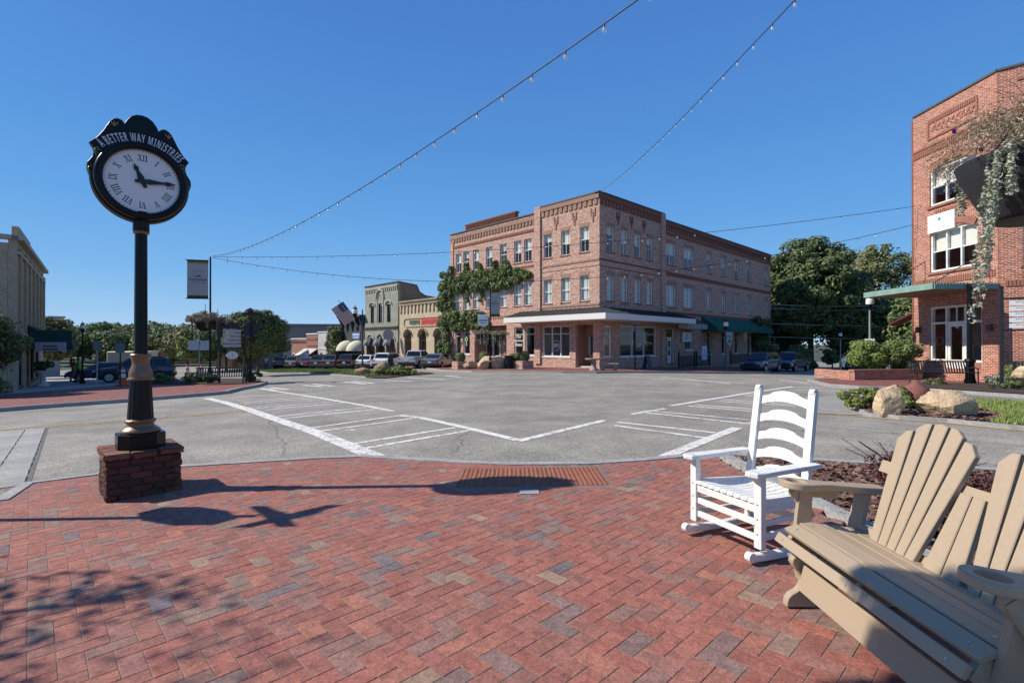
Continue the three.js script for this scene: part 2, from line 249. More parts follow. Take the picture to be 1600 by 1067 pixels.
{ // cracks in the old asphalt
  const road = scene.getObjectByName('road'), dark = std([.075, .07, .065], { roughness: 1 });
  for (const line of [[[-7.3, 15.2], [-5.9, 12.2], [-4.6, 9.9], [-3.9, 8.6], [-3.4, 7.5]], [[-.75, 9.6], [-.95, 8.9], [-.8, 8.2], [-.9, 7.3]], [[-.5, 10.4], [.9, 11], [2.2, 11.6]], [[-.2, 14.8], [2.3, 16.1], [3.6, 18.4]], [[4.4, 9.6], [5.4, 9.1], [7.2, 8.9]], [[-9.6, 14.6], [-8.6, 12], [-7.4, 9.4]], [[-5.4, 20], [-3.2, 18.6], [-.6, 18.9], [2, 20.6]], [[1.4, 9.4], [3, 8.9]]]) {
    const fine = []; for (let i = 0; i < line.length - 1; i++) for (let k = 0; k < 14; k++) { const t = k / 14; fine.push([line[i][0] + (line[i + 1][0] - line[i][0]) * t + rr(-.05, .05), line[i][1] + (line[i + 1][1] - line[i][1]) * t + rr(-.05, .05)]); }
    part('crack', fine.slice(1).map((p, i) => strip(fine[i], p, rr(.004, .012), rr(.004, .012), .003)), dark, road);
  } }
// concrete crossing at the edge of the plaza: separate slabs
{ const st = struct('concrete_crossing', sheet([[-5.93, 6.2], [-10.7, 11.62], [-14.6, 8.2], [-9.8, 2.75]], .004), std([.2, .19, .17], { map: grain(1, 1), roughness: .95 }));
  const mats = [0, 1, 2].map(i => std([.47 + i * .04, .455 + i * .04, .41 + i * .035], { map: grain(1.2, 1.2), roughness: .92 }));
  for (let i = 0; i < 12; i++) for (let j = 0; j < 7; j++) {
    const w = j ? .62 : .34, s = i * .6 + .3, q = (j ? .34 + (j - .5) * .62 : .17), x = -5.97 - .66 * s - .751 * q, D = 6.17 + .751 * s - .66 * q;
    const g = rbox(w - .018, .03, .582, .006); const m = part('slab', g, mats[(i * 5 + j * 3) % 3], st); m.position.set(x, G(x, D) + .003, -D); m.rotation.y = Math.atan2(.66, .751) + rr(-.012, .012);
  } }
// ---------- brick plaza: herringbone pavers ----------
const kerbLine = [[-5.5, 5.3], [-5.94, 6.11], [-5.35, 6.58], [-4.53, 6.91], [-3.52, 7.09], [-2.76, 7.23], [-2.13, 7.26], [-1.7, 7.13], [-1.1, 6.91], [-.54, 6.72], [0, 6.59], [.99, 6.57], [1.72, 6.75], [2.51, 7.04], [2.85, 7.09]];
const plazaPts = [...kerbLine.slice(1), [2.74, 6.9], [2.7, -3], [-9, -3], [-8.2, 2.4], [-5.5, 5.3]];
const inside = (p, x, y) => { let c = false; for (let i = 0, j = p.length - 1; i < p.length; j = i++) if ((p[i][1] > y) !== (p[j][1] > y) && x < (p[j][0] - p[i][0]) * (y - p[i][1]) / (p[j][1] - p[i][1]) + p[i][0]) c = !c; return c; };
const PT = .04; // top of the pavers above the street
{ const st = struct('brick_plaza', sheet(plazaPts, PT - .0025), std([.3, .24, .19], { map: grain(3, 3), roughness: 1 }));
  const cell = .104, e1 = [.692, -.722], e2 = [.722, .692];
  const map = tex(512, 512, (u, v) => { const k = 212 + (n4(u, v) - .5) * 100 + (n1(u * 2 % 1, v * 2 % 1) - .5) * 80; return [cl(k), cl(k * .985), cl(k * .97)]; }, [2.3, 2.3]);
  const bump = bumpG.clone(); bump.repeat.set(2.3, 2.3); bump.needsUpdate = true;
  const mat = std([1, 1, 1], { map, vertexColors: true, bumpMap: bump, bumpScale: .0016, roughness: .88 });
  const tones = [[.42, .135, .095], [.44, .145, .1], [.38, .13, .095], [.42, .155, .11], [.37, .15, .115], [.46, .165, .11], [.35, .17, .13], [.3, .17, .14], [.23, .165, .16], [.34, .2, .145], [.42, .25, .165]];
  const wts = [5, 5, 5, 5, 4, 3.4, 3.4, 2.2, .7, 1.3, .5], wsum = wts.reduce((a, b) => a + b);
  function paver(cx, cy, turn, L, W) { // bevelled brick, centre in plan
    const c = .0022, hx = L / 2, hy = W / 2, dz = rr(-.0007, .0009), tx = rr(-.003, .003), ty = rr(-.003, .003), ca = Math.cos(turn), sa = Math.sin(turn), pos = [], uv = [];
    const ou = rnd() * 7, ov = rnd() * 7;
    const P = (a, b, h) => { const X = cx + a * ca - b * sa, Y = cy + a * sa + b * ca; return [X, G(X, Y) + PT + h + dz + a * tx + b * ty, -Y, a + ou, b + ov]; };
    const q = (...v) => { for (const i of [0, 1, 2, 0, 2, 3]) { pos.push(v[i][0], v[i][1], v[i][2]); uv.push(v[i][3], v[i][4]); } };
    const o = [[-hx, -hy], [hx, -hy], [hx, hy], [-hx, hy]], n = [[-hx + c, -hy + c], [hx - c, -hy + c], [hx - c, hy - c], [-hx + c, hy - c]];
    q(...n.map(p => P(p[0], p[1], 0)));
    for (let i = 0; i < 4; i++) { const j = (i + 1) % 4; q(P(...o[i], -c), P(...o[j], -c), P(...n[j], 0), P(...n[i], 0)); q(P(...o[i], -.04), P(...o[j], -.04), P(...o[j], -c), P(...o[i], -c)); }
    const g = new THREE.BufferGeometry(); g.setAttribute('position', new THREE.Float32BufferAttribute(pos, 3)); g.setAttribute('uv', new THREE.Float32BufferAttribute(uv, 2)); g.computeVertexNormals();
    let r = rnd() * wsum, k = 0; while ((r -= wts[k]) > 0) k++; const m = rr(.95, 1.16), t = tones[k]; return tint(g, [t[0] * m * .98, t[1] * m * 1.1, t[2] * m * 1.16]);
  }
  const all = [];
  for (let i = -110; i < 110; i++) for (let j = -110; j < 110; j++) {
    const c = (((i - j) % 4) + 4) % 4; if (c !== 0 && c !== 3) continue;
    const a = (c === 0 ? i + 1 : i + .5) * cell, b = (c === 0 ? j + .5 : j + 1) * cell, x = a * e1[0] + b * e2[0], D = a * e1[1] + b * e2[1] + 3;
    if (D < .6 || D > 7.4 || !inside(plazaPts, x, D) || (x > -.62 && x < 1.1 && D > 5.44 && D < 6.34)) continue;
    const seen = D > 2.1 && Math.abs(x) < D * 1.03 + .2; if (!seen && D < 1.6) continue;
    all.push([x, D, c === 0 ? Math.atan2(e1[1], e1[0]) : Math.atan2(e2[1], e2[0]), seen ? D : 99]);
  }
  all.sort((p, q) => p[3] - q[3]);
  const rest = []; all.forEach(([x, D, t], i) => { const g = paver(x, D, t, cell * 2 - .004, cell - .004); if (i < 300) part('paver', g, mat, st); else rest.push(g); });
  stuff('far_pavers', rest, mat, st);
  // ribbed orange warning tiles at the dropped kerb
  const pad = [std([.46, .165, .09], { map: grain(3, 3), roughness: .85 }), std([.49, .18, .1], { map: grain(3, 3), roughness: .85 }), std([.43, .16, .09], { map: grain(3, 3), roughness: .85 })];
  const tile = [rbox(.1, .03, .098, .004), ...[-.025, .025].flatMap(a => [-.025, .025].map(b => cyl(.012, .019, .008, 8, a, .018, b)))]; const tg = merge(tile);
  for (let i = 0; i < 16; i++) for (let j = 0; j < 8; j++) { const x = -.56 + i * .104, D = 5.5 + j * .103; const m = part('warning_tile', tg, pad[(i * 7 + j * 5 + (i * j) % 4) % 3], st); m.position.set(x, G(x, D) + PT - .012, -D); }
  part('utility_cover', [rbox(.2, .012, .14, .004, .18, G(.18, 5.2) + PT + .004, -5.2)], std([.55, .53, .5], { roughness: .6, map: grain(4, 4) }), st);
}
struct('plaza_kerb', kerbGeo([...kerbLine].reverse(), .15, PT + .012), kerbMat);
// ---------- planting bed behind the chairs ----------
const bedPts = [[2.86, 6.95], [2.83, -2], [12, -2], [9, 4.7], [7, 5.55], [4.38, 6.32], [3.45, 6.68]];
struct('bed_edging', kerbGeo([[2.84, 7.02], [2.82, 5.8], [2.81, 4.3], [2.8, -2]], .13, .075), kerbMat);
struct('bed_kerb', kerbGeo([[12, 3.2], [9, 4.9], [7, 5.72], [4.38, 6.48], [3.45, 6.84], [2.85, 7.06]].reverse(), -.16, .07), kerbMat);
const soil = std([.085, .05, .035], { map: grain(2, 2), bumpMap: bumpG, bumpScale: .01, roughness: 1 });
const chipMat = std([1, 1, 1], { vertexColors: true, roughness: .95 });
const chipTones = [[.13, .065, .045], [.19, .1, .07], [.09, .045, .035], [.25, .15, .11], [.15, .085, .07]];
function chips(pts, n, near, size, lift) {
  const pos = new Float32Array(n * 9 * 2), col = new Float32Array(n * 18); let x0 = 1e9, x1 = -1e9, y0 = 1e9, y1 = -1e9; for (const p of pts) { x0 = Math.min(x0, p[0]); x1 = Math.max(x1, p[0]); y0 = Math.min(y0, p[1]); y1 = Math.max(y1, p[1]); }
  for (let i = 0; i < n; i++) { let x, D; do { x = rr(x0, x1); D = rr(y0, y1); } while (!inside(pts, x, D) || (near && !near(x, D)));
    const l = size * rr(.5, 1.4), w = l * rr(.18, .4), a = rnd() * 6.3, t = rr(-.5, .5), y = G(x, D) + lift + rnd() * size * .5, dx = Math.cos(a), dz = Math.sin(a), u = [dx * l, Math.sin(t) * l, dz * l], v = [-dz * w, rr(-.5, .5) * w, dx * w];
    const q = [[-1, -1], [1, -1], [1, 1], [-1, -1], [1, 1], [-1, 1]]; const c = chipTones[i % 5], m = rr(.7, 1.3);
    q.forEach(([s, k], j) => { pos.set([x + s * u[0] / 2 + k * v[0], y + s * u[1] / 2 + k * v[1], -D + s * u[2] / 2 + k * v[2]], i * 18 + j * 3); col.set([c[0] * m, c[1] * m, c[2] * m], i * 18 + j * 3); }); }
  const g = new THREE.BufferGeometry(); g.setAttribute('position', new THREE.BufferAttribute(pos, 3)); g.setAttribute('color', new THREE.BufferAttribute(col, 3)); g.computeVertexNormals(); return g;
}
struct('mulch_bed', sheet(bedPts, .035), soil);
stuff('bark_mulch', chips([[2.84, 6.9], [2.84, 1.6], [5, 1.6], [6.6, 5.6], [4.38, 6.3], [3.45, 6.66]], 26000, null, .05, .04), chipMat).userData.label = 'reddish brown bark chips covering the planting bed';
// ---------- traffic island with boulders ----------
const islandPts = [[9.2, 13.75], [10.8, 15.6], [13.0, 17.9], [13.3, 16.5], [13.6, 14], [14.6, 11], [16, 7], [13.8, 3.4], [11.4, 6.6], [9.5, 9.1], [9.12, 9.75], [8.9, 10.3], [8.3, 10.78], [7.95, 11.34]];
struct('island_soil', sheet(islandPts, .07), soil);
struct('island_kerb', kerbGeo([...islandPts, islandPts[0]], -.14, .08), kerbMat);
stuff('island_mulch', chips([[9.2, 13.6], [10.8, 15.4], [12.6, 17], [12.8, 15], [10.2, 10], [9.1, 10], [8.9, 10.4], [8.3, 10.9], [8.05, 11.4]], 4500, null, .07, .075), chipMat).userData.label = 'brown bark mulch around the boulders on the traffic island';
const grassMat = std([1, 1, 1], { vertexColors: true, roughness: .9 });
function grass(pts, n, h, cols, lift = .07) {
  const pos = new Float32Array(n * 9), col = new Float32Array(n * 9); let x0 = 1e9, x1 = -1e9, y0 = 1e9, y1 = -1e9; for (const p of pts) { x0 = Math.min(x0, p[0]); x1 = Math.max(x1, p[0]); y0 = Math.min(y0, p[1]); y1 = Math.max(y1, p[1]); }
  for (let i = 0; i < n; i++) { let x, D; do { x = rr(x0, x1); D = rr(y0, y1); } while (!inside(pts, x, D)); const a = rnd() * 6.3, w = h * .14, l = h * rr(.5, 1.2), y = G(x, D) + lift, dx = Math.cos(a) * w, dz = Math.sin(a) * w, lx = rr(-.5, .5) * l, lz = rr(-.5, .5) * l;
    pos.set([x - dx, y, -D - dz, x + dx, y, -D + dz, x + lx, y + l, -D + lz], i * 9); const c = cols[i % cols.length], m = rr(.75, 1.25); for (let k = 0; k < 3; k++) col.set([c[0] * m, c[1] * m, c[2] * m], i * 9 + k * 3); }
  const g = new THREE.BufferGeometry(); g.setAttribute('position', new THREE.BufferAttribute(pos, 3)); g.setAttribute('color', new THREE.BufferAttribute(col, 3)); g.computeVertexNormals(); return g;
}
const GRASS = [[.2, .27, .06], [.24, .3, .075], [.16, .23, .05], [.28, .29, .1]];
const turf = std([.15, .2, .05], { map: grain(1, 1), roughness: 1 });
const lawnPts = [[10.35, 10.6], [12.9, 14.6], [13.5, 13.8], [14.5, 11], [15.8, 7.1], [13.7, 3.8], [11.5, 6.8], [9.65, 9.2], [9.3, 9.8]];
struct('island_lawn', sheet(lawnPts, .08), turf);
stuff('lawn_grass', grass(lawnPts, 40000, .09, GRASS, .078), grassMat).userData.label = 'short sunlit green grass on the island beside the boulders';
struct('island_ramp', sheet([[7.05, 11.8], [7.8, 13.3], [8.2, 14.6], [12.2, 18.0], [10.6, 15.6], [9.2, 13.85], [7.92, 11.4]], .012), concrete);
// ---------- pavements ----------
const lawn2 = [[-29.8, 58.6], [-25.6, 59.2], [-18, 50.6], [-14.4, 47.1], [-11.3, 42.2], [-9, 34.6], [-9.5, 33.1], [-13.4, 39], [-19.5, 46.5], [-23.9, 49.5]];
struct('median_lawn', sheet(lawn2, .09), turf); stuff('median_grass', grass(lawn2, 22000, .16, GRASS, .08), grassMat).userData.label = 'bright green grass on the long median before the parked cars';
struct('median_kerb', kerbGeo([...lawn2, lawn2[0]], .15, .075), kerbMat);
const mulch2 = [[-9.4, 32.3], [-7.8, 31], [-6.9, 34.2], [-5.5, 36.1], [-7, 39.3], [-9.3, 38.5], [-10.2, 38.8], [-9, 34.6]];
struct('median_soil', sheet(mulch2, .06), soil);
const rightWalk = [[14.5, 24.4], [13.1, 20.7], [13.55, 19.6], [15, 18.75], [15.9, 15.6], [17, 12], [30, 6], [46, 20], [46, 46], [29, 41.5], [22.7, 32.8]];
struct('brick_pavement', sheet(rightWalk, .1), brickWalk); struct('pavement_kerb', kerbGeo([...rightWalk].slice(0, 7), -.16, .11), kerbMat);
const rightBed = [[15.15, 18.6], [16.05, 15.6], [17.15, 12.2], [23, 9], [24, 17.5], [19.8, 20.4], [17.3, 21.4], [15.6, 19.9]];
struct('pavement_bed', sheet(rightBed, .125), soil);
const farWalk = [[-47.4, 90.6], [-9.3, 50.9], [-6.8, 44], [-5.7, 40.8], [-2.8, 36.6], [0, 35.2], [3.4, 33.6], [5.5, 33.1], [9.3, 34.8], [13.75, 36], [19.3, 38.4], [24, 47], [36, 60.5], [40, 66], [20, 80], [-30, 96]];
struct('corner_pavement', sheet(farWalk, .12), brickWalk); struct('corner_kerb', kerbGeo(farWalk.slice(0, 13), -.16, .135), kerbMat);
const leftWalk = [[-17.5, 15.2], [-15.57, 17.4], [-14.07, 18.7], [-12.43, 21], [-12.3, 21.4], [-12.9, 23.6], [-13.2, 25.8], [-14.1, 28.7], [-20, 36], [-28, 45], [-60, 70], [-60, 30], [-30, 6]];
struct('side_pavement', sheet([...leftWalk.slice(0, 9), [-23.5, 29.5], [-24.3, 24.5], [-24.6, 20], [-30, 6]], .12), brickWalk);
struct('side_concrete', sheet([[-20, 36], [-23.5, 29.5], [-24.3, 24.5], [-24.6, 20], [-30, 6], [-60, 30], [-60, 70], [-45, 56], [-31, 42]], .122), concrete);
struct('side_kerb', kerbGeo(leftWalk.slice(0, 8), -.17, .135), kerbMat);
const leftBed = [[-14.5, 27.2], [-15.5, 27.0], [-18, 28.3], [-20.5, 29.2], [-22.5, 31], [-24, 36], [-20, 35.5], [-16.2, 32.5], [-14.8, 29.6]];
struct('side_bed', sheet(leftBed, .15), soil);
// ---------- street clock on its brick plinth ----------
const GRID = 43.8 * Math.PI / 180; // the town's streets lie at this angle
const onPlaza = (x, D) => [x, G(x, D) + PT, -D];
const font = await new FontLoader().loadAsync('fonts/droid/droid_sans_bold.typeface.json');
{ const y0 = G(-4.14, 5.61) + PT, p = thing('brick_plinth', 'low weathered dark red brick plinth carrying the street clock', 'plinth', [-4.14, y0, -5.61], GRID);
  const tones = [[.2, .075, .05], [.16, .06, .045], [.26, .1, .06], [.12, .06, .05], [.3, .13, .075], [.1, .065, .05]].map(c => std(c, { map: grain(5, 5), bumpMap: bumpG, bumpScale: .004, roughness: .95 }));
  part('mortar_core', box(.625, .43, .625, 0, .2, 0), std([.2, .17, .13], { map: grain(4, 4), roughness: 1 }), p);
  const bg = [.2, .1].map(l => [0, 1, 2].map(() => { const g = new RoundedBoxGeometry(l - .008, .062, .09, 2, .008), a = g.attributes.position; for (let i = 0; i < a.count; i++) a.setXYZ(i, a.getX(i) + rr(-.003, .003), a.getY(i) + rr(-.003, .003), a.getZ(i) + rr(-.003, .003)); g.computeVertexNormals(); return g; }));
  for (let r = 0; r < 6; r++) for (let f = 0; f < 4; f++) { const a = f * Math.PI / 2; let x = -.33;
    const lens = r % 2 ? [.2, .2, .2] : [.1, .2, .2, .1]; for (const l of lens) { const u = x + l / 2, m = part('brick', bg[l > .15 ? 0 : 1][Math.floor(rnd() * 3)], tones[Math.floor(rnd() * rnd() * 6)], p), z = .285 + rr(-.005, .006); m.position.set(Math.cos(a) * u + Math.sin(a) * z, .036 + r * .071, -Math.sin(a) * u + Math.cos(a) * z); m.rotation.y = a + rr(-.02, .02); x += l; } }
  const cap = [std([.36, .13, .07], { map: grain(4, 4), bumpMap: bumpG, bumpScale: .004, roughness: .9 }), std([.28, .11, .065], { map: grain(4, 4), roughness: .9 }), std([.32, .15, .09], { map: grain(4, 4), roughness: .9 })];
  const cg = [0, 1, 2].map(() => { const g = new RoundedBoxGeometry(.228, .062, .228, 2, .012), a = g.attributes.position; for (let i = 0; i < a.count; i++) a.setXYZ(i, a.getX(i) + rr(-.005, .005), a.getY(i) + rr(-.004, .004), a.getZ(i) + rr(-.005, .005)); g.computeVertexNormals(); return g; });
  for (let i = 0; i < 3; i++) for (let j = 0; j < 3; j++) { const m = part('cap_brick', cg[(i + j * 2) % 3], cap[(i * 2 + j) % 3], p); m.position.set((i - 1) * .236, .46 + rr(-.003, .003), (j - 1) * .236); }
  // the clock
  const c = thing('street_clock', 'black and bronze post clock with lettered crest above a white roman dial', 'clock', [-4.14, y0 + .492, -5.61], GRID);
  part('base', place(ext(shapeOf([[-.215, -.12], [-.12, -.215], [.12, -.215], [.215, -.12], [.215, .12], [.12, .215], [-.12, .215], [-.215, .12]]), .15, .012, 2), 0, .0, 0, -Math.PI / 2), black, c);
  part('base_moulding', lathe([[.155, .15], [.182, .165], [.186, .19], [.152, .215], [.125, .24], [.128, .265], [.146, .285], [.146, .3], [.12, .315], [.1, .315]], 32), bronze, c);
  const flute = (r0, r1, h, n, y) => { const pts = 96, g = new THREE.CylinderGeometry(1, 1, h, pts, 1), a = g.attributes.position; for (let i = 0; i < a.count; i++) { const t = Math.atan2(a.getZ(i), a.getX(i)), k = (a.getY(i) / h + .5), r = (r0 + (r1 - r0) * k) * (1 - .055 * Math.pow(Math.abs(Math.sin(t * n / 2)), .6)), l = Math.hypot(a.getX(i), a.getZ(i)); if (l > .01) a.setXYZ(i, Math.cos(t) * r, a.getY(i), Math.sin(t) * r); } g.computeVertexNormals(); return g.translate(0, y + h / 2, 0); };
  part('lower_shaft', flute(.124, .1, .43, 16, .31), black, c);
  part('bronze_collar', lathe([[.096, .735], [.124, .74], [.124, .76], [.106, .775], [.112, .8], [.106, .84], [.084, .9], [.08, .94], [.092, .985], [.095, .995], [.098, 1.01], [.098, 1.03], [.07, 1.03]], 32), bronze, c);
  part('pole', flute(.064, .058, 1.38, 12, 1.02), black, c);
  part('neck_ring', lathe([[.055, 2.36], [.076, 2.37], [.076, 2.395], [.06, 2.41]], 24), bronze, c);
  part('neck', lathe([[.078, 2.39], [.078, 2.56], [.1, 2.6]], 24), black, c);
  const cy = 2.93;
  const cs = part('case', [place(new THREE.CylinderGeometry(.4, .4, .2, 64, 1, true), 0, cy, 0, Math.PI / 2), ...[-1, 1].map(s => new THREE.TorusGeometry(.385, .04, 10, 64).translate(0, cy, s * .1)), ...[-1, 1].map(s => new THREE.TorusGeometry(.425, .022, 8, 64).translate(0, cy, s * .045))], black, c);
  part('trim_ring', [-1, 1].map(s => new THREE.TorusGeometry(.435, .007, 6, 64).translate(0, cy, s * .012)), bronze, cs);
  const dialTex = print(1024, 1024, (x, w) => { x.fillStyle = '#e2e2e2'; x.fillRect(0, 0, w, w); x.translate(w / 2, w / 2); x.fillStyle = x.strokeStyle = '#15161c';
    x.lineWidth = 3; x.beginPath(); x.arc(0, 0, 488, 0, 7); x.stroke(); for (let i = 0; i < 60; i++) { x.save(); x.rotate(i * Math.PI / 30); x.fillRect(-4, -486, 8, i % 5 ? 18 : 26); x.restore(); }
    const R = ['XII', 'I', 'II', 'III', 'IIII', 'V', 'VI', 'VII', 'VIII', 'IX', 'X', 'XI']; x.font = '150px serif'; x.textAlign = 'center'; x.textBaseline = 'alphabetic';
    R.forEach((s, i) => { x.save(); x.rotate(i * Math.PI / 6); x.translate(0, -320); x.scale(.62, 1); x.font = 'bold 138px serif'; x.fillText(s, 0, 0); x.restore(); }); });
  const dialMat = std([1, 1, 1], { map: dialTex, roughness: .35 });
  for (const s of [1, -1]) {
    const d = part('dial', place(new THREE.CircleGeometry(.36, 64), 0, cy, s * .085, 0, s > 0 ? 0 : Math.PI), dialMat, c);
    const hand = (ang, len, w, z) => { const h = ext(shapeOf([[-w * .5, -.07], [w * .5, -.07], [w * .55, 0], [w * .95, len * .2], [w * .55, len * .45], [w * .4, len * .62], [w * .75, len * .74], [0, len], [-w * .75, len * .74], [-w * .4, len * .62], [-w * .55, len * .45], [-w * .95, len * .2], [-w * .55, 0]]), .006); h.rotateZ(-ang); return place(h, 0, cy, s * z, 0, s > 0 ? 0 : Math.PI); };
    part('hour_hand', hand(Math.PI * 2 * (11.23 / 12), .2, .034, .094), blackMatte, d); part('minute_hand', hand(Math.PI * 2 * (14.2 / 60), .31, .031, .102), blackMatte, d); part('hub', place(new THREE.CylinderGeometry(.03, .03, .014, 20), 0, cy, s * .104, Math.PI / 2), blackMatte, d);
  }
  const half = [[.40, -.06], [.452, .0], [.47, .06], [.466, .12], [.424, .19], [.412, .245], [.42, .285], [.45, .335], [.4, .385], [.37, .43], [.335, .49], [.31, .545], [.285, .595], [.255, .635], [.215, .655], [.178, .645], [.153, .615], [.135, .66], [.1, .71], [.05, .742]];
  const outline = [...half, [0, .75], ...[...half].reverse().map(p => [-p[0], p[1]])];
  const hd = part('crest', ext(shapeOf(outline), .07, .014, 2).translate(0, cy, -.035), black, c);
  const arc = 'A BETTER WAY MINISTRIES', gl = {}, adv = ch => (font.data.glyphs[ch]?.ha ?? 500) / font.data.resolution * .09 * .44 + .0026; let tot = 0; for (const ch of arc) tot += adv(ch);
  for (const s of [1, -1]) { const letters = []; let p = -tot / 2; const R = .475;
    for (const ch of arc) { const a = adv(ch); if (ch !== ' ') { const g = new TextGeometry(ch, { font, size: .092, depth: .004, curveSegments: 4, bevelEnabled: false }); g.computeBoundingBox(); g.translate(-(g.boundingBox.min.x + g.boundingBox.max.x) / 2, 0, 0).scale(.44, 1, 1); const t = -(p + a / 2) / R; g.rotateZ(t); g.translate(-Math.sin(t) * R, Math.cos(t) * R - .035, .05); letters.push(s > 0 ? g.translate(0, cy, 0) : g.rotateY(Math.PI).translate(0, cy, 0)); } p += a; }
    part('lettering', letters, std([.62, .63, .66], { roughness: .5 }), hd);
    const scroll = (x, y, r, turns, dir) => { const pts = []; for (let i = 0; i <= 26; i++) { const k = i / 26, a = dir * (k * turns * 6.28 + 1.6), q = r * (1 - .75 * k); pts.push([x + Math.cos(a) * q, y + Math.sin(a) * q, s * .052]); } return tube(pts, .0055, 40, 5); };
    const orn = []; for (const d of [-1, 1]) { orn.push(scroll(d * .375, .255, .036, 1.3, -d), scroll(d * .425, .05, .038, 1.2, d), tube([[d * .4, .225, s * .052], [d * .385, .15, s * .052], [d * .44, .09, s * .052]], .0055, 14, 5)); for (let k = -1; k < 2; k++) orn.push(tube([[d * .245, .555, s * .052], [d * .245 + k * .018, .58, s * .052], [d * .245 + k * .032, .602, s * .052]], .006, 6, 5)); }
    part('gilt_scrollwork', orn.map(g => g.translate(0, cy, 0)), gold, hd); }
}
// ---------- white rocking chair ----------
function rockingChair(label, pos, turn) {
  const c = thing('rocking_chair', label, 'chair', pos, turn, 'white porch rockers on the plaza'), W = white;
  const tilt = -.139, bz = h => -.245 - Math.max(0, h - .3) * .14, B = (h, x) => [x, h, bz(h)];
  for (const s of [-1, 1]) {
    part('front_post', rbox(.062, .5, .05, .006, s * .3, .35, .27), W, c);
    part('back_post', [bar([s * .255, .09, -.26], [s * .25, .42, -.262], .034, .062), bar([s * .245, .4, -.255], [s * .237, 1.13, -.361], .04, .055), cyl(.0275, .0275, .04, 14, s * .237, 1.13, -.361, 0, 0, Math.PI / 2)], W, c);
    const pts = [], low = []; for (let i = 0; i <= 24; i++) { const z = .37 - i * .98 / 24, q = (z - .02), y = .01 + q * q * .17; low.push([z, y]); pts.push([z, y + .05 + (i > 22 ? -.012 : 0)]); }
    const rs = shapeOf([...low, ...pts.reverse()]); part('rocker', [place(ext(rs, .04, .006), s * .3 - .02, 0, 0, 0, -Math.PI / 2).translate(.04, 0, 0), cyl(.032, .032, .044, 16, s * .3, .058, .362, 0, 0, Math.PI / 2)], W, c);
    const arm = shapeOf([[-.055, -.33], [.035, -.33], [.05, .1], [.062, .26], [.05, .33], [0, .352], [-.05, .33], [-.062, .26], [-.055, .1]]);
    part('armrest', place(ext(arm, .022, .006, 2), s * .3, .598, 0, Math.PI / 2).translate(0, .022, .02), W, c);
    part('side_apron', bar([s * .297, .385, .25], [s * .262, .36, -.24], .022, .09), W, c);
    part('side_stretcher', [bar([s * .298, .17, .25], [s * .262, .17, -.25], .02, .045), bar([s * .298, .26, .25], [s * .262, .26, -.25], .02, .035)], W, c);
  }
  part('front_apron', rbox(.54, .085, .022, .004, 0, .378, .272), W, c);
  part('front_stretcher', rbox(.54, .045, .022, .004, 0, .268, .27), W, c); part('front_stretcher', rbox(.54, .045, .022, .004, 0, .165, .27), W, c);
  part('back_stretcher', rbox(.48, .05, .02, .004, 0, .2, -.255), W, c); part('back_rail', rbox(.48, .06, .022, .004, 0, .37, -.25), W, c);
  for (let i = 0; i < 9; i++) { const x = (i - 4) * .061; const sh = shapeOf([[-.27, .405], [-.1, .393], [.08, .398], [.2, .416], [.285, .425], [.3, .405], [.285, .403], [.2, .394], [.08, .376], [-.1, .371], [-.27, .383]]); part('seat_slat', place(ext(sh, .047, .003), x - .0235, 0, 0, 0, -Math.PI / 2).translate(.047, 0, 0), W, c); }
  const slat = (y, h, arch) => { const w = .222, s = new THREE.Shape(); s.moveTo(-w, -h / 2); s.quadraticCurveTo(0, -h / 2 + arch * 2, w, -h / 2); s.lineTo(w, h / 2 - .012); s.quadraticCurveTo(w * .62, h / 2 - .002, w * .5, h / 2 + arch * .62); s.quadraticCurveTo(0, h / 2 + arch * 1.55, -w * .5, h / 2 + arch * .62); s.quadraticCurveTo(-w * .62, h / 2 - .002, -w, h / 2 - .012);
    return place(ext(s, .016, .003, 1, 12), 0, y, bz(y) - .008 - .012, tilt); };
  for (const y of [.46, .6, .745, .89, 1.035]) part('back_slat', slat(y, .085, .04), W, c);
  stuff('bolt_heads', [-1, 1].flatMap(s => [.2, .3, .4].map(y => cyl(.006, .006, .004, 8, s * .3, y, .296, Math.PI / 2))), steel, c);
  return c;
}
const chair = rockingChair('white slatted rocking chair standing beside the planting bed', onPlaza(1.82, 3.82), -1.16);
